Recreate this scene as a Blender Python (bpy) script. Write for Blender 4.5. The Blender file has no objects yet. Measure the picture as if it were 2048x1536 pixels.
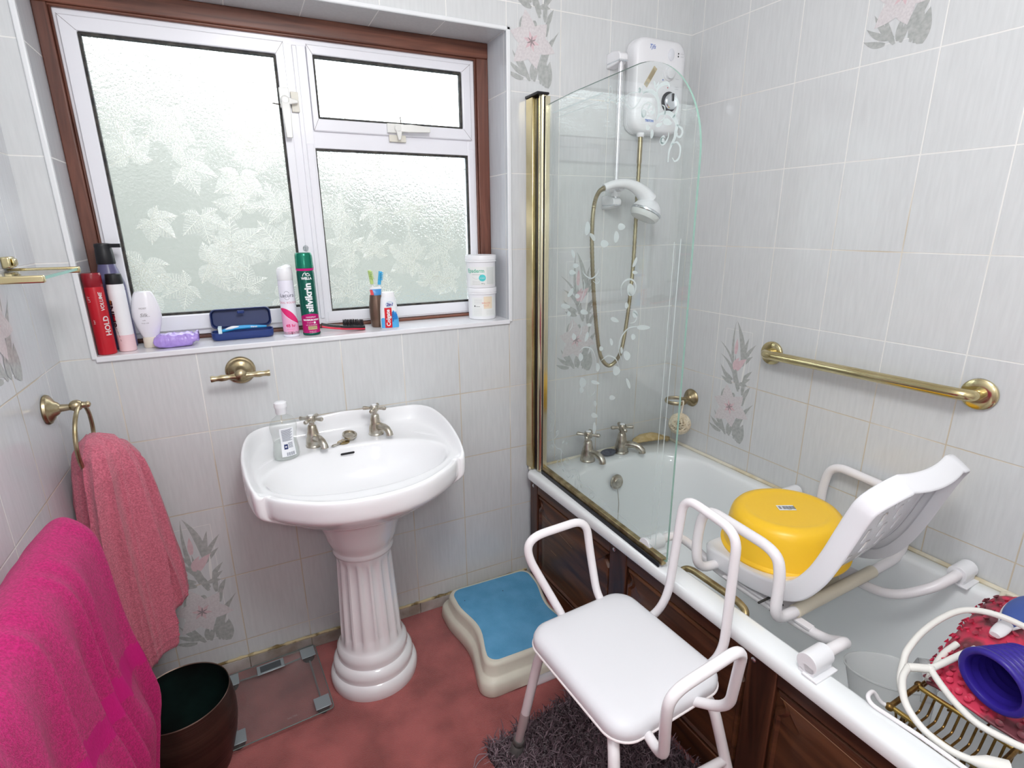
import bpy, math, random
from mathutils import Vector, Matrix, noise
random.seed(7)
SC = bpy.context.scene
COL = SC.collection
pi, sin, cos = math.pi, math.sin, math.cos

# ------------------------------------------------------------------ camera model (photo 2048 x 1536)
FPX = 1081.22
CAM = Vector((0.4564, -1.7522, 1.4387))
def cam_basis(yaw, pit, rol):
    return Matrix.Rotation(yaw, 3, 'Z') @ Matrix.Rotation(pit, 3, 'X') @ Matrix.Rotation(rol, 3, 'Y')
BAS = cam_basis(-0.4546, -0.2852, 0.0092)

# ------------------------------------------------------------------ room numbers
RW, TH = 2.0673, 0.038            # right wall: x at the back corner, and its small skew
FH = 2.42                         # ceiling height
TW, TT = 0.1991, 0.25             # wall tile width and height
def B(a, s, z):                   # bath frame: a from the right wall, s from the back wall
    return Vector((RW - a*cos(TH) + s*sin(TH), -a*sin(TH) - s*cos(TH), z))
def BP(pts): return [B(*p) for p in pts]

# ------------------------------------------------------------------ colour helpers
def lin(c):
    c /= 255.0
    return c/12.92 if c <= 0.04045 else ((c+0.055)/1.055)**2.4
def S(r, g, b): return (lin(r), lin(g), lin(b), 1.0)

MATS = {}
def pm(name, col, rough=0.4, metal=0.0, noise_amt=0.0, noise_scale=20.0, bump=0.0, bump_scale=80.0, stretch=None,
       col2=None, coat=0.0, sheen=0.0, trans=0.0, ior=1.45, alpha=1.0, detail=4.0, spec=None, ramp=(0.35, 0.65), sss=0.0):
    if name in MATS: return MATS[name]
    m = bpy.data.materials.new(name); m.use_nodes = True
    nt = m.node_tree; n = nt.nodes; L = nt.links
    b = n['Principled BSDF']
    b.inputs['Base Color'].default_value = col
    b.inputs['Roughness'].default_value = rough
    b.inputs['Metallic'].default_value = metal
    b.inputs['Coat Weight'].default_value = coat
    b.inputs['Sheen Weight'].default_value = sheen
    b.inputs['Transmission Weight'].default_value = trans
    b.inputs['IOR'].default_value = ior
    b.inputs['Alpha'].default_value = alpha
    if spec is not None: b.inputs['Specular IOR Level'].default_value = spec
    if sss: b.inputs['Subsurface Weight'].default_value = sss; b.inputs['Subsurface Radius'].default_value = (.01, .01, .01)
    if noise_amt or bump or col2:
        tc = n.new('ShaderNodeTexCoord'); mp = n.new('ShaderNodeMapping')
        if stretch: mp.inputs['Scale'].default_value = stretch
        L.new(tc.outputs['Object'], mp.inputs['Vector'])
    if noise_amt or col2:
        nz = n.new('ShaderNodeTexNoise'); nz.inputs['Scale'].default_value = noise_scale; nz.inputs['Detail'].default_value = detail
        L.new(mp.outputs['Vector'], nz.inputs['Vector'])
        cr = n.new('ShaderNodeValToRGB')
        c2 = col2 or tuple(max(0, c*(1-noise_amt)) for c in col[:3]) + (1,)
        cr.color_ramp.elements[0].position = ramp[0]; cr.color_ramp.elements[1].position = ramp[1]
        cr.color_ramp.elements[0].color = c2; cr.color_ramp.elements[1].color = col
        L.new(nz.outputs['Fac'], cr.inputs['Fac']); L.new(cr.outputs['Color'], b.inputs['Base Color'])
    if bump:
        nb = n.new('ShaderNodeTexNoise'); nb.inputs['Scale'].default_value = bump_scale; nb.inputs['Detail'].default_value = 3
        L.new(mp.outputs['Vector'], nb.inputs['Vector'])
        bp = n.new('ShaderNodeBump'); bp.inputs['Strength'].default_value = bump; bp.inputs['Distance'].default_value = 0.004
        L.new(nb.outputs['Fac'], bp.inputs['Height']); L.new(bp.outputs['Normal'], b.inputs['Normal'])
    MATS[name] = m
    return m

def thin_glass(name, tint, frosted=0.0, frost_col=(.9, .95, .95, 1), rough=0.02, ior=1.5):
    if name in MATS: return MATS[name]
    m = bpy.data.materials.new(name); m.use_nodes = True
    nt = m.node_tree; n = nt.nodes; L = nt.links
    n.remove(n['Principled BSDF']); out = n['Material Output']
    tr = n.new('ShaderNodeBsdfTransparent'); tr.inputs['Color'].default_value = tint
    gl = n.new('ShaderNodeBsdfGlossy'); gl.inputs['Roughness'].default_value = rough
    lw = n.new('ShaderNodeLayerWeight'); lw.inputs['Blend'].default_value = .5      # symmetric Schlick reflectance, same from both sides
    pw = n.new('ShaderNodeMath'); pw.operation = 'POWER'; pw.inputs[1].default_value = 5.0; L.new(lw.outputs['Facing'], pw.inputs[0])
    fr = n.new('ShaderNodeMath'); fr.operation = 'MULTIPLY_ADD'; f0 = ((ior-1)/(ior+1))**2; fr.inputs[1].default_value = 1-f0; fr.inputs[2].default_value = f0; L.new(pw.outputs[0], fr.inputs[0])
    mx = n.new('ShaderNodeMixShader')
    src = tr
    if frosted:
        df = n.new('ShaderNodeBsdfDiffuse'); df.inputs['Color'].default_value = frost_col
        tl = n.new('ShaderNodeBsdfTranslucent'); tl.inputs['Color'].default_value = frost_col
        m0 = n.new('ShaderNodeMixShader'); m0.inputs['Fac'].default_value = 0.4
        L.new(df.outputs[0], m0.inputs[1]); L.new(tl.outputs[0], m0.inputs[2])
        m2 = n.new('ShaderNodeMixShader'); m2.inputs['Fac'].default_value = frosted
        L.new(tr.outputs[0], m2.inputs[1]); L.new(m0.outputs[0], m2.inputs[2]); src = m2
    L.new(fr.outputs[0], mx.inputs['Fac']); L.new(src.outputs[0], mx.inputs[1]); L.new(gl.outputs[0], mx.inputs[2])
    L.new(mx.outputs[0], out.inputs['Surface'])
    MATS[name] = m
    return m

def tile_mat(name, offu, offv, axis_u=0, base=(215, 217, 218)):
    m = bpy.data.materials.new(name); m.use_nodes = True
    nt = m.node_tree; n = nt.nodes; L = nt.links; b = n['Principled BSDF']
    tc = n.new('ShaderNodeTexCoord'); sp = n.new('ShaderNodeSeparateXYZ'); L.new(tc.outputs['Object'], sp.inputs[0])
    def mth(op, a, bb=None):
        q = n.new('ShaderNodeMath'); q.operation = op
        for i, x in ((0, a), (1, bb)):
            if x is None: continue
            if isinstance(x, (int, float)): q.inputs[i].default_value = x
            else: L.new(x, q.inputs[i])
        return q.outputs[0]
    def dist(sock, off, w):
        f = mth('FRACT', mth('DIVIDE', mth('SUBTRACT', sock, off), w))
        return mth('MULTIPLY', mth('MINIMUM', f, mth('SUBTRACT', 1.0, f)), w)
    us = sp.outputs[axis_u]; vs = sp.outputs[2]
    d = mth('MINIMUM', dist(us, offu - 50*TW, TW), dist(vs, offv - 50*TT, TT))
    mr = n.new('ShaderNodeMapRange'); mr.interpolation_type = 'SMOOTHSTEP'
    mr.inputs['From Min'].default_value = 0.0009; mr.inputs['From Max'].default_value = 0.0022
    mr.inputs['To Min'].default_value = 1; mr.inputs['To Max'].default_value = 0
    L.new(d, mr.inputs['Value'])
    mp = n.new('ShaderNodeMapping'); mp.inputs['Scale'].default_value = (70, 70, 7); L.new(tc.outputs['Object'], mp.inputs['Vector'])
    nz = n.new('ShaderNodeTexNoise'); nz.inputs['Scale'].default_value = 1.6; nz.inputs['Detail'].default_value = 5; L.new(mp.outputs[0], nz.inputs['Vector'])
    cr = n.new('ShaderNodeValToRGB'); L.new(nz.outputs['Fac'], cr.inputs['Fac'])
    cr.color_ramp.elements[0].position = .3; cr.color_ramp.elements[1].position = .7
    k = base
    cr.color_ramp.elements[0].color = S(k[0]-6, k[1]-6, k[2]-6); cr.color_ramp.elements[1].color = S(k[0]+2, k[1]+2, k[2]+2)
    # grout: off-white with beige stains
    ng = n.new('ShaderNodeTexNoise'); ng.inputs['Scale'].default_value = 2.3; ng.inputs['Detail'].default_value = 3; L.new(tc.outputs['Object'], ng.inputs['Vector'])
    cg = n.new('ShaderNodeValToRGB')
    hz_ = mth('MINIMUM', mth('MAXIMUM', mth('MULTIPLY', mth('SUBTRACT', vs, 1.0), 0.22), -0.10), 0.22)   # staining is worse low down
    L.new(mth('ADD', ng.outputs['Fac'], hz_), cg.inputs['Fac'])
    cg.color_ramp.elements[0].position = .42; cg.color_ramp.elements[1].position = .6
    cg.color_ramp.elements[0].color = S(204, 192, 172); cg.color_ramp.elements[1].color = S(236, 235, 232)
    mx = n.new('ShaderNodeMix'); mx.data_type = 'RGBA'
    L.new(mr.outputs[0], mx.inputs['Factor']); L.new(cr.outputs['Color'], mx.inputs['A']); L.new(cg.outputs['Color'], mx.inputs['B'])
    L.new(mx.outputs['Result'], b.inputs['Base Color'])
    rr = mth('ADD', mth('MULTIPLY', mr.outputs[0], 0.45), 0.16); L.new(rr, b.inputs['Roughness'])
    hb = mth('ADD', mth('MULTIPLY', mr.outputs[0], -1.0), mth('MULTIPLY', nz.outputs['Fac'], 0.04))
    bp = n.new('ShaderNodeBump'); bp.inputs['Strength'].default_value = .35; bp.inputs['Distance'].default_value = .0015
    L.new(hb, bp.inputs['Height']); L.new(bp.outputs['Normal'], b.inputs['Normal'])
    return m

def wood_mat(name, dark, light, scale=(3, 60, 60), rough=.35):
    m = bpy.data.materials.new(name); m.use_nodes = True
    nt = m.node_tree; n = nt.nodes; L = nt.links; b = n['Principled BSDF']
    tc = n.new('ShaderNodeTexCoord'); mp = n.new('ShaderNodeMapping'); mp.inputs['Scale'].default_value = scale
    L.new(tc.outputs['Object'], mp.inputs[0])
    nz = n.new('ShaderNodeTexNoise'); nz.inputs['Scale'].default_value = 1.0; nz.inputs['Detail'].default_value = 7; nz.inputs['Distortion'].default_value = .8
    L.new(mp.outputs[0], nz.inputs['Vector'])
    cr = n.new('ShaderNodeValToRGB'); cr.color_ramp.elements[0].position = .35; cr.color_ramp.elements[1].position = .68
    cr.color_ramp.elements[0].color = dark; cr.color_ramp.elements[1].color = light
    L.new(nz.outputs['Fac'], cr.inputs['Fac']); L.new(cr.outputs['Color'], b.inputs['Base Color'])
    b.inputs['Roughness'].default_value = rough
    bp = n.new('ShaderNodeBump'); bp.inputs['Strength'].default_value = .15; bp.inputs['Distance'].default_value = .002
    L.new(nz.outputs['Fac'], bp.inputs['Height']); L.new(bp.outputs['Normal'], b.inputs['Normal'])
    return m

# ------------------------------------------------------------------ mesh builder (all coordinates are world coordinates)
def sp(pts, n=8, closed=False):
    P = [Vector(p) for p in pts]; out = []; N = len(P)
    for i in range(N if closed else N-1):
        p1, p2 = P[i], P[(i+1) % N]
        p0 = P[(i-1) % N] if (closed or i > 0) else p1*2-p2
        p3 = P[(i+2) % N] if (closed or i+2 < N) else p2*2-p1
        for k in range(n):
            t = k/n
            out.append(.5*((2*p1)+(p2-p0)*t+(2*p0-5*p1+4*p2-p3)*t*t+(-p0+3*p1-3*p2+p3)*t**3))
    if not closed: out.append(P[-1].copy())
    return out
def bend(pts, r, n=7):
    P = [Vector(p) for p in pts]; out = [P[0]]
    for i in range(1, len(P)-1):
        a, b, c = P[i-1], P[i], P[i+1]
        da, dc = (a-b), (c-b); ra = min(r, da.length*.5); rc = min(r, dc.length*.5)
        p, q = b+da.normalized()*ra, b+dc.normalized()*rc
        for k in range(n+1):
            t = k/n; out.append((1-t)**2*p+2*t*(1-t)*b+t*t*q)
    out.append(P[-1]); return out

class MB:
    def __init__(s): s.v = []; s.f = []; s.mi = []
    def add(s, vs, fs, mi=0):
        o = len(s.v); s.v += [Vector(v) for v in vs]
        for f in fs: s.f.append([i+o for i in f]); s.mi.append(mi)
        return s
    def box(s, a, b, mi=0, xf=None):
        x0, y0, z0 = a; x1, y1, z1 = b
        vs = [(x0,y0,z0),(x1,y0,z0),(x1,y1,z0),(x0,y1,z0),(x0,y0,z1),(x1,y0,z1),(x1,y1,z1),(x0,y1,z1)]
        if xf: vs = [xf(*v) for v in vs]
        return s.add(vs, [(0,3,2,1),(4,5,6,7),(0,1,5,4),(1,2,6,5),(2,3,7,6),(3,0,4,7)], mi)
    def loft(s, rings, cap0=True, cap1=True, mi=0, closed=True):
        n = len(rings[0]); vs = [p for r in rings for p in r]; fs = []
        for i in range(len(rings)-1):
            for j in range(n if closed else n-1):
                k = (j+1) % n
                fs.append((i*n+j, i*n+k, (i+1)*n+k, (i+1)*n+j))
        if cap0: fs.append(tuple(reversed(range(n))))
        if cap1: fs.append(tuple(range((len(rings)-1)*n, len(rings)*n)))
        return s.add(vs, fs, mi)
    def lathe(s, prof, o=(0,0,0), n=32, axis=(0,0,1), mi=0, cap0=True, cap1=True, squash=(1,1), phase=0.0, ref=None):
        o = Vector(o); ax = Vector(axis).normalized()
        ux = Vector(ref) if ref else (Vector((1,0,0)) if abs(ax.x) < .9 else Vector((0,1,0)))
        ux = (ux-ax*ux.dot(ax)).normalized(); uy = ax.cross(ux)
        rings = [[o+ax*h+ux*(r*squash[0]*cos(2*pi*j/n+phase))+uy*(r*squash[1]*sin(2*pi*j/n+phase)) for j in range(n)] for r, h in prof]
        return s.loft(rings, cap0, cap1, mi)
    def tube(s, path, r, n=12, closed=False, caps=True, mi=0, flat=None):
        P = [Vector(p) for p in path]; N = len(P); rings = []
        nrm = None
        for i in range(N):
            if closed: t = P[(i+1) % N]-P[(i-1) % N]
            else: t = P[min(i+1, N-1)]-P[max(i-1, 0)]
            if t.length < 1e-9: t = Vector((0,0,1))
            t.normalize()
            if nrm is None:
                nrm = Vector((0,0,1)) if abs(t.z) < .9 else Vector((1,0,0))
            nrm = nrm-t*nrm.dot(t)
            if nrm.length < 1e-6: nrm = Vector((1,0,0))-t*t.x
            nrm.normalize(); bn = t.cross(nrm)
            rr = r[i] if isinstance(r, (list, tuple)) else r
            fl = flat or (1, 1)
            rings.append([P[i]+nrm*(rr*fl[0]*cos(2*pi*j/n))+bn*(rr*fl[1]*sin(2*pi*j/n)) for j in range(n)])
        if closed: rings.append(rings[0]); caps = False
        return s.loft(rings, caps, caps, mi)
    def cyl(s, a, b, r, n=20, mi=0, r2=None):
        a, b = Vector(a), Vector(b)
        return s.lathe([(r, 0), (r2 if r2 is not None else r, (b-a).length)], a, n, b-a, mi)
    def ball(s, c, r, n=16, mi=0, sc=(1,1,1)):
        c = Vector(c); k = n//2; rings = []
        for i in range(1, k):
            t = pi*i/k
            rings.append([c+Vector((r*sc[0]*sin(t)*cos(2*pi*j/n), r*sc[1]*sin(t)*sin(2*pi*j/n), -r*sc[2]*cos(t))) for j in range(n)])
        return s.loft(rings, True, True, mi)
    def grid(s, fn, nu, nv, mi=0, closed_u=False, skip=None):
        vs = [fn(i/(nu-1 if not closed_u else nu), j/(nv-1)) for j in range(nv) for i in range(nu)]
        fs = []
        for j in range(nv-1):
            for i in range(nu if closed_u else nu-1):
                if skip and skip(i, j): continue
                k = (i+1) % nu
                fs.append((j*nu+i, j*nu+k, (j+1)*nu+k, (j+1)*nu+i))
        return s.add(vs, fs, mi)
    def slab(s, pts, nrm, t, mi=0):                       # flat outline extruded along nrm
        n = len(pts); d = Vector(nrm)*t
        vs = [Vector(p) for p in pts]+[Vector(p)+d for p in pts]
        fs = [tuple(range(n-1, -1, -1)), tuple(range(n, 2*n))]+[(i, (i+1) % n, n+(i+1) % n, n+i) for i in range(n)]
        return s.add(vs, fs, mi)
    def flat(s, pts, mi=0): return s.add(pts, [tuple(range(len(pts)))], mi)
    def band(s, path, nrm, w, mi=0):                      # flat ribbon along a path on a surface
        P = [Vector(p) for p in path]; N = Vector(nrm); vs = []; fs = []
        for i, p in enumerate(P):
            t = (P[min(i+1, len(P)-1)]-P[max(i-1, 0)]).normalized(); sd = t.cross(N).normalized()
            ww = (w[i] if isinstance(w, (list, tuple)) else w)/2
            vs += [p-sd*ww, p+sd*ww]
        fs = [(2*i, 2*i+1, 2*i+3, 2*i+2) for i in range(len(P)-1)]
        return s.add(vs, fs, mi)

MW = {}
def tag(o, label=None, cat=None, group=None, kind=None):
    if label: o['label'] = label
    if cat: o['category'] = cat
    if group: o['group'] = group
    if kind: o['kind'] = kind
    return o
def thing(name, label, cat, loc=(0,0,0), rz=0.0, group=None, kind=None):
    o = bpy.data.objects.new(name, None); COL.objects.link(o); o.empty_display_size = .05
    o.location = loc; o.rotation_euler = (0, 0, rz)
    MW[o] = Matrix.Translation(Vector(loc)) @ Matrix.Rotation(rz, 4, 'Z')
    return tag(o, label, cat, group, kind)
def obj(name, mb, mats, parent=None, bevel=0.0, bseg=2, sub=0, solid=0.0, angle=38, loc=None, label=None, flat=False, soff=-1.0):
    if parent is not None: M = MW[parent]
    else: M = Matrix.Translation(Vector(loc)) if loc is not None else Matrix.Identity(4)
    Mi = M.inverted()
    me = bpy.data.meshes.new(name)
    me.from_pydata([tuple(Mi @ v) for v in mb.v], [], [tuple(f) for f in mb.f])
    ml = mats if isinstance(mats, (list, tuple)) else [mats]
    for m in ml: me.materials.append(m)
    me.polygons.foreach_set('material_index', mb.mi)
    me.polygons.foreach_set('use_smooth', [not flat]*len(me.polygons))
    me.update()
    if not flat: me.set_sharp_from_angle(angle=math.radians(angle))
    o = bpy.data.objects.new(name, me); COL.objects.link(o)
    if parent is not None:
        o.parent = parent
    elif loc is not None: o.location = loc
    MW[o] = M
    if solid:
        md = o.modifiers.new('thickness', 'SOLIDIFY'); md.thickness = solid; md.offset = soff
    if bevel:
        md = o.modifiers.new('rounded', 'BEVEL'); md.width = bevel; md.segments = bseg; md.limit_method = 'ANGLE'; md.angle_limit = math.radians(40)
        md.harden_normals = False
    if sub:
        md = o.modifiers.new('smooth', 'SUBSURF'); md.levels = sub; md.render_levels = sub
    if label: o['label'] = label
    return o
def struct(name, mb, mats, parent=None, **k):
    o = obj(name, mb, mats, parent, **k)
    if parent is None: o['kind'] = 'structure'
    return o

# ------------------------------------------------------------------ lettering
def text2d(txt, size, align='CENTER', shear=0.0, bold=0.0, space=1.0):
    cu = bpy.data.curves.new('lettering', 'FONT'); cu.body = txt; cu.size = size; cu.align_x = align; cu.align_y = 'CENTER'
    cu.shear = shear; cu.offset = bold; cu.space_character = space; cu.resolution_u = 3
    ob = bpy.data.objects.new('lettering', cu); COL.objects.link(ob)
    dg = bpy.context.evaluated_depsgraph_get(); ev = ob.evaluated_get(dg); me = ev.to_mesh()
    me.calc_loop_triangles()
    vs = [(v.co.x, v.co.y) for v in me.vertices]; fs = [tuple(t.vertices) for t in me.loop_triangles]
    ev.to_mesh_clear(); bpy.data.objects.remove(ob); bpy.data.curves.remove(cu)
    return vs, fs
def put_text(mb, txt, size, fn, mi=0, **k):
    vs, fs = text2d(txt, size, **k)
    todo, fs, mids = fs, [], {}
    while todo:                                           # split long triangles so lettering can follow a curved surface
        a, b, c = todo.pop()
        e = max(((a,b,c), (b,c,a), (c,a,b)), key=lambda t: (vs[t[0]][0]-vs[t[1]][0])**2+(vs[t[0]][1]-vs[t[1]][1])**2)
        if (vs[e[0]][0]-vs[e[1]][0])**2+(vs[e[0]][1]-vs[e[1]][1])**2 < .0045**2: fs.append((a,b,c)); continue
        k_ = (min(e[0],e[1]), max(e[0],e[1]))
        if k_ not in mids: mids[k_] = len(vs); vs.append(((vs[e[0]][0]+vs[e[1]][0])/2, (vs[e[0]][1]+vs[e[1]][1])/2))
        todo += [(e[0], mids[k_], e[2]), (mids[k_], e[1], e[2])]
    return mb.add([fn(x, y) for x, y in vs], fs, mi)
def on_cyl(cx, cy, r, phi0, z0, vertical=False):
    def f(x, y):
        if vertical: x, y = -y, x
        p = phi0+x/r
        return (cx+r*sin(p), cy-r*cos(p), z0+y)
    return f
def cyl_patch(mb, cx, cy, r, p0, p1, z0, z1, mi=0, n=14):
    fz0 = z0 if callable(z0) else (lambda t: z0)
    fz1 = z1 if callable(z1) else (lambda t: z1)
    def g(u, v):
        p = p0+(p1-p0)*u; a, b = fz0(u), fz1(u)
        rr = r(a+(b-a)*v) if callable(r) else r
        return Vector((cx+rr*sin(p), cy-rr*cos(p), a+(b-a)*v))
    return mb.grid(g, n, 6, mi)
def rrect(cx, cy, hx, hy, r, n=6):
    out = []
    for k, (sx, sy) in enumerate(((1,1), (-1,1), (-1,-1), (1,-1))):
        for i in range(n+1):
            t = pi/2*(k+i/n)
            out.append((cx+sx*(hx-r)+r*cos(t), cy+sy*(hy-r)+r*sin(t)))
    return out

WORLD_S, CEIL_P, FLASH_P, EXPO = 5.0, 34, 6, 0.1

# ================================================================== materials
TB = tile_mat('wall_tile_window', 0.1094, 0.108)
TR_ = tile_mat('wall_tile_bath', 0.2534, 0.108, axis_u=0)
TLm = tile_mat('wall_tile_left', -0.1246, 0.108, axis_u=1, base=(214, 216, 220))
TJ = tile_mat('reveal_tile', 5.0, 0.108, axis_u=1, base=(208, 211, 216))
TS = tile_mat('soffit_tile', 0.1094, 5.07)
M_sill = pm('sill_glaze', S(236,236,240), .12)
M_trim = pm('tile_trim_plastic', S(232,234,236), .25)
M_ceil = pm('ceiling_paint', S(240,240,238), .8)
M_paint = pm('rear_wall_paint', S(228,228,226), .6)
M_carpet = pm('pink_carpet', S(190,98,94), .95, col2=S(150,70,66), noise_scale=7.5, bump=1.0, bump_scale=420, detail=9, sheen=.3)
M_caulk = pm('yellowed_sealant', S(206,190,150), .5, col2=S(120,100,62), noise_scale=24, ramp=(.38,.5))
M_pine = wood_mat('mahogany_window', S(88,48,36), S(142,86,66), (4,4,4), .4)
M_pineh = wood_mat('mahogany_window_grain', S(88,50,38), S(134,84,66), (3,50,50), .4)
M_pinev = wood_mat('mahogany_window_grain_v', S(82,47,37), S(124,77,62), (50,50,3), .4)
M_alu = pm('white_coated_aluminium', S(240,240,246), .22, spec=.6)
M_gask = pm('black_gasket', S(28,28,30), .6, col2=S(70,66,60), noise_scale=60)
M_handle = pm('window_handle_white', S(236,236,232), .3)
M_pin = pm('dark_pin', S(70,50,40), .5, .6)
M_cerwhite = pm('glazed_ceramic', S(243,243,245), .07, coat=.5)
M_enamel = pm('bath_enamel', S(240,243,244), .12, coat=.3)
M_brass = pm('antique_brass', S(188,174,144), .32, 1.0, col2=S(152,136,104), noise_scale=40)
M_nickel = pm('worn_nickel', S(208,204,194), .28, 1.0, col2=S(170,160,142), noise_scale=55)
M_gold = pm('polished_gold', S(222,208,166), .16, 1.0, col2=S(196,180,134), noise_scale=9)
M_oldgold = pm('dull_gold', S(190,174,134), .32, 1.0, col2=S(142,122,84), noise_scale=30)
M_chrome = pm('chrome', S(225,228,232), .08, 1.0)
M_black = pm('black_plastic', S(30,30,34), .35)
M_dark = pm('overflow_slot', S(16,16,18), .5)
M_wplast = pm('white_plastic', S(240,240,243), .3)
M_wcoat = pm('white_coated_tube', S(240,236,238), .25)
M_cream = pm('cream_plastic', S(226,222,206), .4, noise_amt=.08, noise_scale=14)
M_grey = pm('grey_tube', S(186,172,172), .35)
M_rubber = pm('dark_rubber', S(62,60,58), .7)

# ================================================================== room shell
XL0, XL1 = 0.0765, 1.3055         # window opening
ZS, ZT = 1.108, 2.031
YD = 0.165
YB = -2.55
def right_x(y): return RW - y*math.tan(TH)
m = MB()
x1 = RW+.12
def q(xa, za, xb, zb, y=0.0): m.add([(xa,y,za),(xb,y,za),(xb,y,zb),(xa,y,zb)], [(0,1,2,3)])
q(-.12, -.05, XL0, FH+.05); q(XL1, -.05, x1, FH+.05); q(XL0, -.05, XL1, ZS-.004); q(XL0, ZT, XL1, FH+.05)
wall_back = struct('wall_back', m, [TB])
def slabwall(name, a, b, mats):
    mm = MB(); mm.box(a, b); return struct(name, mm, mats)
# masonry behind the tiles (round the opening), so the wall has its real thickness
m = MB()
for (xa, za, xb, zb) in ((-.12,-.05,XL0-.002,FH+.05), (XL1+.002,-.05,x1,FH+.05), (XL0-.002,-.05,XL1+.002,ZS-.03), (XL0-.002,ZT+.002,XL1+.002,FH+.05)):
    m.box((xa,.004,za), (xb,.26,zb))
struct('masonry', m, [M_paint], wall_back)
m = MB()
m.box((-.12, YB, -.05), (0, .003, FH+.05)); struct('wall_left', m, [TLm])
# right wall sits at a small angle; local x runs along the wall
wr = thing('wall_right', None, None, (RW, 0, 0), 0, kind='structure')
wr.rotation_euler = (0, 0, pi/2+TH-pi)           # local +x = along the wall away from the window
MW[wr] = Matrix.Translation(Vector((RW,0,0))) @ Matrix.Rotation(pi/2+TH-pi, 4, 'Z')
bpy.context.view_layer.update()
m = MB()
m.box((-.02, 0, -.05), (2.75, .12, FH+.05), xf=lambda s, o, z: B(-o, s, z))
struct('tiling', m, [TR_], wr)
m = MB(); m.box((-.12, YB-.1, -.05), (x1+.2, YB, FH+.05)); struct('wall_rear', m, [M_paint])
m = MB(); m.box((-.12, YB-.1, -.06), (x1+.2, .003, 0)); struct('floor', m, [M_carpet])
m = MB(); m.box((-.12, YB-.1, FH), (x1+.2, .26, FH+.08)); struct('ceiling', m, [M_ceil])

# reveal: jambs, soffit, sill and the white edge trim
m = MB()
m.add([(XL0,0,ZS),(XL0,YD,ZS),(XL0,YD,ZT),(XL0,0,ZT)], [(0,1,2,3)])
m.add([(XL1,0,ZS),(XL1,0,ZT),(XL1,YD,ZT),(XL1,YD,ZS)], [(0,1,2,3)])
struct('reveal_jambs', m, [TJ], wall_back)
m = MB(); m.add([(XL0,0,ZT),(XL0,YD,ZT),(XL1,YD,ZT),(XL1,0,ZT)], [(0,1,2,3)])
struct('reveal_soffit', m, [TS], wall_back)
m = MB(); m.box((XL0,-.007,ZS-.012), (XL1,YD,ZS+.004)); struct('window_sill', m, [M_sill], None, bevel=.003)
m = MB()
m.box((XL0-.009,-.006,ZS-.004), (XL0+.004,.002,ZT+.009)); m.box((XL1-.004,-.006,ZS-.004), (XL1+.011,.002,ZT+.009)); m.box((XL0-.009,-.006,ZT-.004), (XL1+.011,.002,ZT+.009))
struct('trim_1', m, [M_trim], None, bevel=.0035, bseg=3)
# skirting tiles and the flaking sealant line above them
m = MB()
xs = [0.004]+[.1094+TW*i for i in range(0, 7)]
for i in range(len(xs)-1): m.box((xs[i]+.001, -.010, 0.0), (xs[i+1]-.001, 0, .043))
struct('baseboard_back', m, [pm('skirting_tile', S(196,190,186), .3, col2=S(150,140,128), noise_scale=12)], None, bevel=.001)
m = MB(); P = []
for i in range(120):
    x = .02+1.35*i/119; P.append((x, -.006, .047+.003*noise.noise((x*30, 0, 0))))
m.tube(P, [.005+.003*noise.noise((i*.9, 3, 1)) for i in range(120)], 8)
struct('trim_2', m, [M_caulk])
m = MB(); P = [B(.006, .006+.1*i+.0, .524) for i in range(0, 18)]
m.tube([B(.70,.006,.522)]+[B(.70-.0575*i,.006,.522) for i in range(1,13)], .006, 8); m.tube(P, .0065, 8)
struct('trim_3', m, [pm('bath_sealant', S(228,222,204), .5, col2=S(196,178,134), noise_scale=9, ramp=(.3,.55))])

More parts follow.
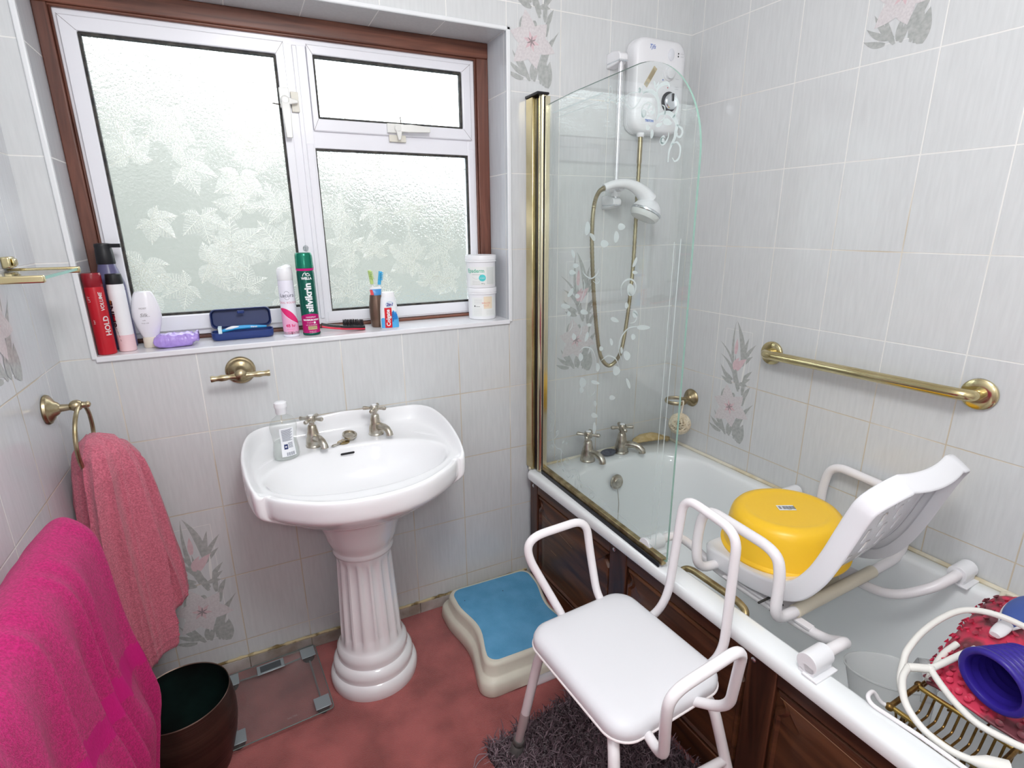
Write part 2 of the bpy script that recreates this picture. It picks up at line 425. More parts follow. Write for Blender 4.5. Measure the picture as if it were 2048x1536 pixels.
# ------------------------------------------------------------------ decorated tiles (transfer prints fired on the tile glaze)
M_pg = pm('print_grey', S(186,188,186), .2, col2=S(166,169,167), noise_scale=90)
M_pl = pm('print_pale_line', S(232,232,230), .2)
M_pp = pm('print_petal', S(220,215,216), .2, col2=S(208,202,204), noise_scale=160)
M_pk = pm('print_pink', S(222,198,202), .2, col2=S(214,186,192), noise_scale=90)
M_pd = pm('print_dark', S(150,138,140), .3)
def motif(mapf, parent):
    # mapf(u, v, lift): u 0..1 across the tile, v 0..1 up the two tiles
    m = MB(); cnt = [0]
    def leaf(a, b, w, curve=0.0, mi=0, lift=1):
        cnt[0] += 1; lift = 1+.12*cnt[0]
        a = Vector((a[0]*TW, a[1]*2*TT)); b = Vector((b[0]*TW, b[1]*2*TT)); d = b-a; nn = Vector((-d.y, d.x)).normalized(); Lh = d.length
        up, dn = [], []
        for i in range(9):
            t = i/8; c = a+d*t+nn*(curve*Lh*4*t*(1-t)); ww = w*TW*sin(pi*min(1, t*.9+.1))**.8*(1-t)**.25 if t < 1 else 0
            up.append(c+nn*ww); dn.append(c-nn*ww)
        for i in range(8):
            m.add([mapf(p.x/TW, p.y/(2*TT), lift) for p in (dn[i], dn[i+1], up[i+1], up[i])], [(0,1,2,3)], mi)
    def line(a, b, w=.0016, mi=1):
        a2 = Vector((a[0]*TW, a[1]*2*TT)); b2 = Vector((b[0]*TW, b[1]*2*TT)); d = (b2-a2).normalized(); nn = Vector((-d.y, d.x))*w/2
        m.add([mapf(p.x/TW, p.y/(2*TT), .5) for p in (a2-nn, b2-nn, b2+nn, a2+nn)], [(0,1,2,3)], mi)
    for a, b in (((.2,.1),(.2,.9)), ((.2,.9),(.78,.9)), ((.78,.9),(.78,.1)), ((.78,.08),(.3,.08))): line(a, b)
    R = random.Random(3)
    leaf((.50,.50), (.40,.97), .035, .05); leaf((.62,.66), (.42,.97), .06, -.07); leaf((.52,.55), (.07,.80), .03, -.10)
    leaf((.56,.48), (.12,.70), .045, -.12); leaf((.62,.46), (.30,.66), .05, -.05); leaf((.6,.44), (.46,.72), .05, .04)
    for p, q2 in (((.62,.66),(.88,.82)), ((.64,.68),(.72,.86)), ((.62,.64),(.84,.73)), ((.66,.52),(.86,.62)), ((.64,.50),(.84,.56)), ((.6,.5),(.80,.50)),
                  ((.45,.52),(.2,.58)), ((.45,.49),(.18,.53)), ((.42,.50),(.14,.62)), ((.70,.42),(.74,.56)), ((.72,.34),(.80,.47)), ((.74,.40),(.86,.50))):
        leaf(p, q2, .045, .04)
    leaf((.62,.06), (.97,.38), .05, .08); leaf((.60,.08), (.86,.34), .05, .1); leaf((.74,.04), (.80,.20), .10, .02); leaf((.68,.05),(.73,.20),.06)
    for p, q2 in (((.36,.10),(.02,.18)), ((.40,.10),(.10,.24)), ((.30,.08),(.0,.12)), ((.42,.07),(.26,.22)), ((.5,.07),(.62,.2)), ((.46,.08),(.5,.2))): leaf(p, q2, .045, .06)
    leaf((.36,.44), (.22,.36), .07); leaf((.5,.42), (.52,.36), .05)
    # buds and the open flower
    leaf((.46,.72), (.47,.84), .045, 0, 3, 1.5); leaf((.52,.60), (.72,.70), .07, .1, 3, 1.5); leaf((.46,.60), (.56,.70), .06, .1, 3, 1.5); leaf((.66,.52), (.70,.70), .025, 0, 1, 2)
    cx, cy = .45, .30
    for k in range(6):
        t = pi/2+.25+k*pi/3; L_ = .40*TW*(1.0 if k % 2 else 1.15)
        leaf((cx, cy), (cx+L_*cos(t)/TW, cy+L_*sin(t)/(2*TT)), .15, .03*(-1)**k, 2, 2)
    for k in range(6):
        t = pi/2+.25+k*pi/3; L_ = .15*TW
        leaf((cx, cy), (cx+L_*cos(t)/TW, cy+L_*sin(t)/(2*TT)), .030, 0, 3, 2.6)
    for k in range(6):
        t = .4+k*1.03; L_ = .09*TW
        leaf((cx, cy), (cx+L_*cos(t)/TW, cy+L_*sin(t)/(2*TT)), .012, 0, 4, 3)
    obj('flower_motif', m, [M_pg, M_pl, M_pp, M_pk, M_pd], parent)
E1 = 0.00018
for x0, z0 in ((.1094, .108), (.1094+7*TW, .858), (.1094+6*TW, 1.858)):
    motif(lambda u, v, l, x0=x0, z0=z0: (x0+u*TW, -E1*l, z0+v*2*TT), wall_back)
for s0, z0 in ((.2534, .608), (.2534+2*TW, 1.858)):
    motif(lambda u, v, l, s0=s0, z0=z0: B(E1*l, s0+u*TW, z0+v*2*TT), wr)
wl = bpy.data.objects['wall_left']
motif(lambda u, v, l: (E1*l, -.43+u*TW, 1.108+v*2*TT), wl)

# ================================================================== window
win = thing('window_1', None, None, (.69, YD, ZS), kind='structure')
BX0, BX1, BZ0, BZ1 = .108, 1.2635, 1.121, 1.9835    # inside of the mahogany surround = outside of the white frame
m = MB()
m.box((XL0, .150, BZ1), (XL1, .235, ZT), 0); m.box((XL0, .150, ZS+.004), (XL1, .235, BZ0), 0)
m.box((XL0, .1505, BZ0), (BX0, .235, BZ1), 1); m.box((BX1, .1505, BZ0), (XL1, .235, BZ1), 1)
m.box((BX0-.008, .158, BZ1-.007), (BX1+.008, .17, BZ1+.001), 0); m.box((BX0, .158, BZ0), (BX0+.006, .17, BZ1), 1); m.box((BX1-.006, .158, BZ0), (BX1, .17, BZ1), 1)
struct('wooden_surround', m, [M_pineh, M_pinev], win, bevel=.004, bseg=3)
G1 = (.157, .630, 1.186, 1.929); G2 = (.733, 1.213, 1.7615, 1.9385); G3 = (.712, 1.232, 1.164, 1.677)
fx0, fx1, fz0, fz1 = BX0+.004, BX1-.004, BZ0+.001, BZ1-.005
def frame_bars(m, o, i, y0, y1):
    ox0, ox1, oz0, oz1 = o; ix0, ix1, iz0, iz1 = i
    def ring(a, y): x0, x1_, z0, z1 = a; return [(x0,y,z0),(x1_,y,z0),(x1_,y,z1),(x0,y,z1)]
    m.loft([ring(o, y1), ring(o, y0), ring(i, y0), ring(i, y1)], False, False)
m = MB()      # fixed outer frame: perimeter, mullion, transom
frame_bars(m, (fx0, fx1, fz0, fz1), (fx0+.03, fx1-.03, fz0+.03, fz1-.02), .168, .215)
m.box((.650, .1685, fz0+.01), (.716, .215, fz1-.01)); m.box((.700, .1690, 1.677), (fx1-.01, .215, 1.73))
m.box((.690, .1675, fz0+.005), (.712, .2, 1.69)); m.box((1.232, .1670, fz0+.005), (fx1-.005, .2, 1.70)); m.box((.70, .1665, fz0+.005), (fx1-.01, .2, 1.164))
m.box((.676,.164,fz0+.02),(.690,.17,fz1-.02))
struct('outer_frame', m, [M_alu], win, bevel=.0025)
for o_, g in (((.121, .6535, 1.1385, 1.963), G1), ((.7165, 1.2435, 1.726, 1.964), G2)):
    m = MB(); frame_bars(m, o_, g, .160, .200)
    for sx, sz, ex, ez in ((0,2,0,2), (1,2,1,2), (0,3,0,3), (1,3,1,3)):
        m.band([(o_[sx], .1598, o_[sz]), (g[ex], .1598, g[ez])], (0,-1,0), .0008, 1)
    struct('sash', m, [M_alu, M_pin], win, bevel=.003)
# glass
m_glass = bpy.data.materials.new('patterned_glass'); m_glass.use_nodes = True
nt = m_glass.node_tree; n = nt.nodes; L = nt.links; b = n['Principled BSDF']
b.inputs['Base Color'].default_value = S(244,250,250); b.inputs['Transmission Weight'].default_value = 1; b.inputs['Roughness'].default_value = .14; b.inputs['IOR'].default_value = 1.45
tc = n.new('ShaderNodeTexCoord'); vz = n.new('ShaderNodeTexNoise'); vz.inputs['Scale'].default_value = 150; vz.inputs['Detail'].default_value = 4; L.new(tc.outputs['Object'], vz.inputs['Vector'])
bp = n.new('ShaderNodeBump'); bp.inputs['Strength'].default_value = .5; bp.inputs['Distance'].default_value = .003; L.new(vz.outputs['Fac'], bp.inputs['Height']); L.new(bp.outputs['Normal'], b.inputs['Normal'])
def relief(name, fac, gloss, rough):
    m = bpy.data.materials.new(name); m.use_nodes = True
    nt = m.node_tree; n = nt.nodes; L = nt.links; n.remove(n['Principled BSDF'])
    tr = n.new('ShaderNodeBsdfTransparent'); tr.inputs['Color'].default_value = (.98,.985,.98,1)
    gl = n.new('ShaderNodeBsdfGlossy'); gl.inputs['Roughness'].default_value = rough
    tl = n.new('ShaderNodeBsdfTranslucent'); tl.inputs['Color'].default_value = (.98,.95,.86,1)
    tc = n.new('ShaderNodeTexCoord'); nz = n.new('ShaderNodeTexNoise'); nz.inputs['Scale'].default_value = 260; L.new(tc.outputs['Object'], nz.inputs['Vector'])
    bp = n.new('ShaderNodeBump'); bp.inputs['Strength'].default_value = .5; bp.inputs['Distance'].default_value = .003; L.new(nz.outputs['Fac'], bp.inputs['Height']); L.new(bp.outputs['Normal'], gl.inputs['Normal'])
    m1 = n.new('ShaderNodeMixShader'); m1.inputs['Fac'].default_value = fac; L.new(tr.outputs[0], m1.inputs[1]); L.new(tl.outputs[0], m1.inputs[2])
    m2 = n.new('ShaderNodeMixShader'); m2.inputs['Fac'].default_value = gloss; L.new(m1.outputs[0], m2.inputs[1]); L.new(gl.outputs[0], m2.inputs[2])
    L.new(m2.outputs[0], n['Material Output'].inputs['Surface']); return m
M_RL = [relief('leaf_relief_faint', .04, .08, .16), relief('leaf_relief_mid', .13, .12, .15), relief('leaf_relief_strong', .24, .16, .14), relief('leaf_relief_vein', .74, .24, .18)]
R = random.Random(11)
def leaf_pts(cx, cz, r, rot, m, box):
    x0, x1_, z0, z1 = box
    cl = lambda p: Vector((min(max(p.x, x0+.002), x1_-.002), p.y, min(max(p.z, z0+.002), z1-.002)))
    tone = R.choice((0, 0, 1))
    for k in range(5):
        t = rot+(k-2)*.92; L_ = r*(1, .92, .6)[abs(k-2)]; d = Vector((cos(t), 0, sin(t))); nn = Vector((-sin(t), 0, cos(t)))
        y = .1816-.0002*k; N = 11; W_ = lambda s_: .30*L_*sin(pi*min(1, s_**.8))
        c0 = Vector((cx, y, cz))
        for sg in (1, -1):
            mi = min(2, tone+R.choice((0, 0, 1)))
            mid = [cl(c0+d*(L_*i/N)+Vector((0,-.0012,0))) for i in range(N+1)]
            edge = [cl(c0+d*(L_*i/N)+nn*(sg*W_(i/N)*(1+.10*(i % 2)))) for i in range(N+1)]
            m.loft([mid, edge], False, False, mi, closed=False)
            for i in range(1, 9):
                s_ = i/10; a = c0+d*(L_*s_)+Vector((0,-.0022,0)); b = c0+d*(L_*min(1, s_+.14))+nn*(sg*W_(min(1, s_+.14))*.93)+Vector((0,-.0012,0))
                m.band([cl(a), cl(a.lerp(b, .5)+d*(.02*L_)), cl(b)], (0,-1,0), .0011, 3)
        m.band([cl(c0+d*(L_*i/6)+Vector((0,-.0026,0))) for i in range(7)], (0,-1,0), .0016, 3)
for g in (G1, G2, G3):
    m = MB(); m.box((g[0]-.004, .1835, g[2]-.004), (g[1]+.004, .1885, g[3]+.004)); pane = struct('pane', m, [m_glass], win)
    m = MB(); cells = []
    nx = max(1, round((g[1]-g[0])/.125)); nz_ = max(1, round((g[3]-g[2])/.125))
    for i in range(nx):
        for j in range(nz_):
            leaf_pts(g[0]+(i+.5+R.uniform(-.3,.3))*(g[1]-g[0])/nx, g[2]+(j+.5+R.uniform(-.3,.3))*(g[3]-g[2])/nz_, R.uniform(.075,.115), R.uniform(0, 6.28), m, g)
    obj('leaf_relief', m, M_RL, pane)
    m = MB(); frame_bars(m, g, (g[0]+.0065, g[1]-.0065, g[2]+.007, g[3]-.0065), .170, .186); struct('gasket', m, [M_gask], win)
def win_handle(px, pz, rot, mir=1):
    X = lambda x, y, z: (px+mir*x*cos(rot)-z*sin(rot), y, pz+mir*x*sin(rot)+z*cos(rot))
    m = MB(); m.box((-.014, .147, -.020), (.014, .160, .035), 0, X); h = obj('handle', m, [M_handle], win, bevel=.002)
    m = MB(); m.lathe([(.013,0),(.013,.008),(.010,.011)], X(0,.148,0), 20, (0,-1,0)); m.loft([[X(-.011,.146,-.004),X(.011,.146,-.004),X(.011,.138,-.004),X(-.011,.138,-.004)], [X(-.012,.142,-.04),X(.012,.142,-.04),X(.012,.132,-.04),X(-.012,.132,-.04)], [X(-.008,.140,-.105),X(.009,.140,-.105),X(.009,.130,-.105),X(-.008,.130,-.105)]])
    m.loft([[X(.008,.146,.008),X(.008,.138,.008),X(.008,.138,-.012),X(.008,.146,-.012)], [X(.036,.146,.002),X(.036,.140,.002),X(.036,.140,-.006),X(.036,.146,-.006)]])
    MW[h] = MW[win]
    obj('lever', m, [M_handle], h, bevel=.0025)
    m = MB(); m.box((.018, .158, -.028), (.040, .1665, .028), 0, X); obj('keeper', m, [pm('keeper_cream', S(226,222,210), .4)], h, bevel=.0015)
    m = MB(); m.cyl(X(-.013,.150,-.012), X(-.036,.150,-.010), .0016, 8); obj('pin', m, [M_pin], h)
win_handle(.640, 1.803, 0.0)
win_handle(.978, 1.747, pi/2, -1)
# what is outside: lawn and a clipped hedge
m = MB()
def hedge(u, v):
    x = -9+20*u; t = v*3; H_ = 3.55-1.65/(1+math.exp(-(x-1.6)*.9)); z = min(t, 2)/2*H_; y = 6.5+(t-2)*1.2 if t > 2 else 6.5
    k = .18*noise.noise((x*.9, z*1.3, y)); return Vector((x, y-k, z+k))
m.grid(hedge, 70, 26)
struct('backdrop_hedge', m, [pm('hedge_leaves', S(132,131,124), .9, col2=S(112,112,106), noise_scale=3)])
m = MB(); m.add([(-10,.27,-.3),(12,.27,-.3),(12,9,-.3),(-10,9,-.3)], [(0,1,2,3)])
struct('ground_outside', m, [pm('lawn', S(112,122,124), .95, col2=S(100,112,114), noise_scale=6)])

# ================================================================== washbasin on its fluted pedestal
BCX, BCY, DK = .690, -.290, .790
bas = thing('washbasin', 'white ceramic pedestal washbasin with oval bowl and fluted column', 'washbasin', (BCX, -.2, 0))
half = [(0,-.004),(.10,-.004),(.20,-.004),(.247,-.012),(.278,-.045),(.297,-.10),(.306,-.17),(.305,-.24),(.298,-.31),(.288,-.362),(.279,-.385),(.268,-.391),(.259,-.388),(.253,-.393),(.238,-.413),(.20,-.447),(.14,-.486),(.07,-.509),(0,-.516)]
def rim_h(y, dx):
    if y > -.06: h = .857+.006*cos(min(dx/.16, 1)*pi)
    elif y > -.375: h = .851-(.851-.806)*((-.06-y)/.315)**1.1
    elif y > -.392: h = .806-(.806-DK-.002)*((-.375-y)/.017)
    else: h = DK+.002
    return h
out = sp([(d, y, 0) for d, y in half], 5)
ol = [(p.x, p.y) for p in out]; ol = ol+[(-x, y) for x, y in reversed(ol[1:-1])]
def ring_at(sc, zf, c=(0, -.26)):
    return [Vector((BCX+c[0]+(x-c[0])*sc, c[1]+(y-c[1])*sc, zf(x, y) if callable(zf) else zf)) for x, y in ol]
def ell(rx, ry, z, cy=BCY):
    r = []
    for x, y in ol:
        t = math.atan2((y-BCY)/.17, x/.26); r.append(Vector((BCX+rx*cos(t), cy+ry*sin(t), z)))
    return r
rh = lambda x, y: rim_h(y, abs(x))
m = MB()
rings = [ell(.085,.075,.60,-.215), ell(.13,.115,.615,-.225), ell(.20,.165,.655,-.25), ring_at(.84,.70), ring_at(.945,.722), ring_at(.985,.732), ring_at(.998,.745), ring_at(1,.77),
         ring_at(1, lambda x,y: rh(x,y)-.016), ring_at(.994, lambda x,y: rh(x,y)-.004), ring_at(.982, rh), ring_at(.966, lambda x,y: rh(x,y)-.001), ring_at(.950, lambda x,y: rh(x,y)-.008 if rh(x,y) > DK+.01 else DK+.003),
         ring_at(.928, lambda x,y: DK+.30*(rh(x,y)-DK)), ring_at(.900, lambda x,y: DK+.06*(rh(x,y)-DK)),
         ell(.268,.172,DK+.001), ell(.260,.165,DK+.001), ell(.253,.159,DK-.003), ell(.246,.153,DK-.014), ell(.225,.138,.735), ell(.19,.115,.695), ell(.12,.07,.665), ell(.03,.022,.655)]
m.loft(rings, True, True)
obj('basin', m, [M_cerwhite], bas, sub=1, angle=180)
# faint ribbed soap trays moulded in the deck
for sx in (-1, 1):
    m = MB()
    for k in range(7):
        xx = BCX+sx*(.205+.010*k*.55); m.tube([(xx-sx*.012, -.115-.006*k, DK+.0016), (xx+sx*.030, -.100-.017*k, DK+.0022)], .0014, 6)
    obj('soap_ridges', m, [M_cerwhite], bas)
m = MB(); P = rrect(0, 0, .021, .0042, .0041, 5)
m.slab([Vector((BCX-.015+x, -.1462-.003-(z+.0042)*.35, DK-.0185+z)) for x, z in P], (.0, -.94, .34), .0015); obj('overflow', m, [M_dark], bas)
m = MB(); prof = [(.138,0),(.141,.012),(.141,.030),(.136,.044),(.127,.050),(.127,.056),(.129,.068),(.127,.082),(.119,.092),(.112,.096),(.112,.102),(.114,.115),(.112,.130),(.104,.142),(.099,.148),(.0975,.16),(.096,.18)]
prof += [(.096-.012*(z-.18)/.28, z) for z in [.18+.01*i for i in range(1,28)]]+[(.0835,.462),(.084,.472),(.091,.476),(.093,.484),(.090,.491),(.090,.496),(.099,.512),(.107,.535),(.113,.56),(.122,.585),(.142,.63)]
nA = 168; rings = []
for r, z in prof:
    ring = []
    for j in range(nA):
        t = 2*pi*j/nA; rr = r
        if .165 < z < .455:
            e = min(1, min(z-.165, .455-z)/.022); e = math.sqrt(max(0, 1-(1-e)**2))
            f = (t*16/(2*pi)) % 1.0; g = max(0, 1-((f-.5)/.36)**2)
            rr = r-.0078*e*math.sqrt(g)
        ring.append(Vector((BCX-.004+rr*cos(t), -.207+rr*.97*sin(t), z)))
    rings.append(ring)
m.loft(rings, True, True); obj('pedestal', m, [M_cerwhite], bas, angle=50)

def tap(parent, p, s, rot, mat, spout_len=.05):
    c, sn = cos(rot), sin(rot)
    X = lambda x, y, z: Vector((p[0]+s*(x*c-y*sn), p[1]+s*(x*sn+y*c), p[2]+s*z))
    m = MB(); m.lathe([(r*s, h*s) for r, h in [(.0245,0),(.0245,.004),(.022,.007),(.0225,.012),(.0205,.028),(.0175,.036),(.0180,.040),(.0165,.044),(.0135,.062),(.0115,.068),(.0085,.070),(.0075,.080)]], X(0,0,0), 28)
    m.tube([X(0,-.010,.026), X(0,-.026,.033), X(0,-.026-spout_len*.4,.034), X(0,-.026-spout_len*.75,.030), X(0,-.026-spout_len*.98,.020), X(0,-.026-spout_len,.012)], [.0125*s,.0115*s,.0105*s,.0105*s,.0105*s,.0115*s], 16)
    t = obj('tap', m, [mat], parent)
    m = MB(); m.lathe([(r*s, h*s) for r, h in [(.008,.078),(.0125,.080),(.0135,.086),(.0135,.094),(.011,.099)]], X(0,0,0), 24)
    for k in range(4):
        a = pi/4*.8+k*pi/2; d = (cos(a), sin(a))
        m.tube([X(d[0]*r, d[1]*r, .0885) for r in (.006,.014,.022,.030,.036,.0385)], [s*q for q in (.0055,.0045,.0050,.0066,.0062,.0025)], 12)
    h = obj('cross_handle', m, [mat], t)
    m = MB(); m.lathe([(.0085*s,.098*s),(.0085*s,.1005*s),(.006*s,.102*s)], X(0,0,0), 20); obj('porcelain_disc', m, [M_cerwhite], h)
    return t
tap(bas, (.587, -.090, DK+.001), 1.0, .35, M_nickel, .042); tap(bas, (.781, -.078, DK+.001), 1.0, .45, M_nickel, .042)
m = MB(); m.lathe([(.019,0),(.019,.002),(.015,.004),(.007,.0045),(.006,.009),(.003,.010)], (.672,-.105,DK+.0015), 24)
obj('chain_stay', m, [M_oldgold], bas)
# plug parked on the deck with its chain
pl = thing('basin_plug', 'small metal basin plug on its bead chain between the washbasin taps', 'plug', (.694,-.086,DK+.002))
m = MB(); m.lathe([(.0205,.006),(.0225,.008),(.0225,.012),(.0195,.0135),(.017,.012),(.0165,.009)], (.694,-.088,DK+.009), 28, (.1,-.28,1)); m.lathe([(.017,0),(.0165,.008)], (.694,-.088,DK+.008), 24, (.1,-.28,1))
obj('plug', m, [M_nickel], pl)
m = MB()
P = sp([(.692,-.105,DK+.006),(.675,-.113,DK+.011),(.655,-.115,DK+.004),(.640,-.122,DK+.004),(.634,-.130,DK+.004),(.640,-.132,DK+.004),(.656,-.122,DK+.004),(.668,-.112,DK+.006)], 7)
for p in P: m.ball(p+Vector((0,0,.0015)), .0021, 6)
obj('bead_chain', m, [M_nickel], pl)

# clear soap bottle
sb = thing('soap_bottle', 'clear plastic liquid soap bottle with white cap standing on washbasin', 'bottle', (.505,-.150,DK+.002))
def bottle(mm, prof, o, sq, n=40, rot=0.0): mm.lathe(prof, o, n, (0,0,1), 0, True, True, sq, 0, (cos(rot), sin(rot), 0))
rt = .25
m = MB(); bottle(m, [(.030,0),(.0355,.003),(.037,.012),(.0365,.026),(.034,.045),(.0325,.058),(.034,.074),(.037,.090),(.0375,.100),(.035,.112),(.027,.124),(.017,.131),(.0135,.133),(.0135,.139)], (.505,-.150,DK+.002), (1,.72), rot=rt)
obj('body', m, [thin_glass('clear_plastic', (.965,.975,.97,1), .10, (.93,.95,.94,1), .05, 1.4)], sb)
m = MB(); bottle(m, [(.0335,.004),(.0345,.012),(.0335,.026),(.031,.045),(.0297,.056)], (.505,-.150,DK+.002), (1,.70), rot=rt)
obj('liquid_soap', m, [thin_glass('soap_liquid', (.96,.975,.965,1), .38, (.93,.96,.945,1), .1, 1.3)], sb)
m = MB(); bottle(m, [(.0145,.137),(.0155,.139),(.0155,.153),(.0170,.155),(.0180,.160),(.0172,.170),(.0125,.1735)], (.505,-.150,DK+.002), (1,1), 28); obj('cap', m, [M_wplast], sb)
m = MB()
def lab(u, v, lift=.0):  # front face of bottle; u -1..1, v height
    prof = [(.012,.037),(.026,.0365),(.045,.034),(.058,.0325),(.074,.034),(.090,.037),(.105,.0368)]
    r = prof[0][1]
    for (h0, r0), (h1, r1) in zip(prof, prof[1:]):
        if h0 <= v <= h1: r = r0+(r1-r0)*(v-h0)/(h1-h0)
    a = u*.75; r += .0006+lift
    x, y = r*sin(a), -r*.72*cos(a)
    return Vector((.505+x*cos(rt)-y*sin(rt), -.150+x*sin(rt)+y*cos(rt), DK+.002+v))
m.grid(lambda u, v: lab((u-.5)*1.5*(1-.25*max(0, v-.8)), .014+.086*v), 12, 16, 0)
def lbar(u0, u1, v0, v1, mi): m.grid(lambda u, v: lab(u0+(u1-u0)*u, v0+(v1-v0)*v, .0004), 5, 3, mi)
for i in range(13): lbar(-.55, .55-.25*((i*7) % 3)*.4, .094-.0028*i, .0955-.0028*i-.0001, 1)
for i in range(6): lbar(.0, .5, .053-.0028*i, .0543-.0028*i, 1)
lbar(-.45, -.05, .036, .051, 2); lbar(-.35, -.15, .0415, .046, 0)
for i in range(11): lbar(-.25+.075*i, -.25+.075*i+(.03 if i % 3 else .05), .016, .026, 1)
obj('label', m, [pm('label_white', S(240,242,246), .5), pm('label_ink', S(120,124,140), .5), pm('label_navy', S(50,62,110), .5)], sb)

# ================================================================== brass fittings on the window wall
hp = thing('paper_holder', 'antique brass toilet roll holder with two empty arms below the window', 'holder', (.415,0,1.034))
m = MB(); m.lathe([(.040,0),(.041,.003),(.038,.008),(.034,.009),(.033,.012),(.027,.016),(.018,.019),(.014,.024),(.012,.034),(.012,.052),(.0155,.055),(.0165,.062),(.0155,.068),(.010,.073),(.005,.075)], (.415,0,1.034), 36, (0,-1,0)); obj('rose', m, [M_brass], hp)
for sx in (-1, 1):
    m = MB(); m.tube([(.415+sx*d, -.061, 1.030+.0*d) for d in (.012,.022,.030,.038,.050,.058,.066,.073,.077)], [.0095,.0085,.0065,.0085,.0095,.0075,.0078,.0095,.0088], 16); obj('arm', m, [M_brass], hp)

# ================================================================== things along the window sill
Z0 = ZS+.0045
def can(name, label, cat, x, y, group=None): return thing(name, label, cat, (x, y, Z0), group=group)
m_red = pm('red_enamel_can', S(190,24,40), .3)
t = can('hairspray_can', 'tall red hairspray can in the left corner of the window sill', 'spray can', .0995, .030)
m = MB(); m.lathe([(.0195,0),(.0215,.002),(.0215,.175),(.0205,.182)], (.0995,.030,Z0), 32); obj('body', m, [m_red], t)
m = MB(); m.lathe([(.0208,.181),(.0218,.183),(.0218,.212),(.0205,.2165),(.015,.217)], (.0995,.030,Z0), 32); obj('cap', m, [pm('dark_red_cap', S(140,22,36), .25)], t)
m = MB()
put_text(m, 'VOLUME', .0125, on_cyl(.0995,.030,.0219,.72,Z0+.142,True), 0, bold=.0003, shear=.2); put_text(m, 'HOLD', .019, on_cyl(.0995,.030,.0219,.80,Z0+.078,True), 0, bold=.0005); put_text(m, 'LIFT', .009, on_cyl(.0995,.030,.0219,-.55,Z0+.15,True), 0); put_text(m, 'hair', .008, on_cyl(.0995,.030,.0219,-.5,Z0+.09,True), 0)
obj('lettering', m, [pm('silver_ink', S(222,214,214), .4)], t)

t = can('pump_bottle', 'dark violet pump bottle with black dispenser behind the red can', 'bottle', .124, .113)
m = MB(); m.lathe([(.032,0),(.0345,.003),(.0345,.170),(.0335,.182),(.029,.200),(.0225,.222),(.0200,.236)], (.124,.113,Z0), 36); obj('body', m, [pm('violet_grey_plastic', S(96,92,130), .3)], t)
m = MB(); m.lathe([(.0215,.234),(.0222,.236),(.0205,.270),(.0195,.276),(.0205,.282),(.0195,.288),(.010,.290)], (.124,.113,Z0), 30)
m.loft([[Vector((.124+a, .113-.012*w+o*.008, Z0+z)) for o, z in ((-1,.278),(1,.278),(1,.288),(-1,.288))] for a, w in ((.0,.0),(.022,.4),(.036,.9),(.043,1.2))]); obj('dispenser', m, [M_black], t)

t = can('shampoo_bottle', 'white bottle with black cap and pale pink base beside the red can', 'bottle', .1435, .052)
m = MB(); m.lathe([(.0205,.045),(.0205,.150),(.0205,.165),(.0198,.168),(.0203,.172),(.0192,.184)], (.1435,.052,Z0), 32); obj('body', m, [M_wplast], t)
m = MB(); m.lathe([(.0192,0),(.0208,.002),(.0208,.046)], (.1435,.052,Z0), 32); obj('base', m, [pm('pale_pink_plastic', S(238,204,208), .35)], t)
m = MB(); m.lathe([(.0198,.184),(.0205,.186),(.0185,.210),(.0165,.211)], (.1435,.052,Z0), 32); obj('cap', m, [M_black], t)
m = MB(); put_text(m, 'SHINE', .026, on_cyl(.1435,.052,.0208,-1.02,Z0+.105,True), 0, bold=.001); 
cyl_patch(m, .1435,.052,.02075,-1.3,-.7,Z0+.128,Z0+.142,1); cyl_patch(m, .1435,.052,.02075,-1.1,-.65,Z0+.086,Z0+.102,2)
for k in range(5): m.tube([on_cyl(.1435,.052,.0207,-1.1,Z0+.075)(0,0), on_cyl(.1435,.052,.0207,-.75+.08*k,Z0+.074-.011*k)(0,0)], .0006, 5, mi=0)
obj('lettering', m, [pm('ink_plum', S(50,24,36), .4), pm('ink_orange', S(226,140,70), .4), pm('ink_red', S(210,40,60), .4)], t)

t = can('lotion_bottle', 'white oval lotion bottle standing upside down on the sill', 'bottle', .199, .075)
m = MB(); m.lathe([(.0195,.030),(.0235,.040),(.031,.062),(.0360,.088),(.0352,.108),(.031,.130),(.0245,.150),(.0205,.157),(.016,.1585)], (.199,.075,Z0), 44, squash=(1,.62)); obj('body', m, [pm('lotion_white', S(240,238,244), .25, sss=.2)], t)
m = MB(); m.lathe([(.0195,0),(.0210,.002),(.0205,.028),(.0195,.030)], (.199,.075,Z0), 32, squash=(1,.8)); obj('cap', m, [pm('beige_cap', S(232,222,206), .4)], t)
m = MB()
def lot(x, z): return lambda a, b: Vector((.199+x+a, .075-.62*math.sqrt(max(0, .0358**2-(x+a)**2))-.0012, Z0+z+b))
put_text(m, 'MOIST', .0062, lot(-.004,.113)); put_text(m, 'Silk..', .0135, lot(-.002,.094), shear=.3); put_text(m, 'soft', .005, lot(-.006,.080)); put_text(m, 'body milk', .0045, lot(-.004,.072))
obj('lettering', m, [pm('ink_grey', S(150,146,146), .5)], t)

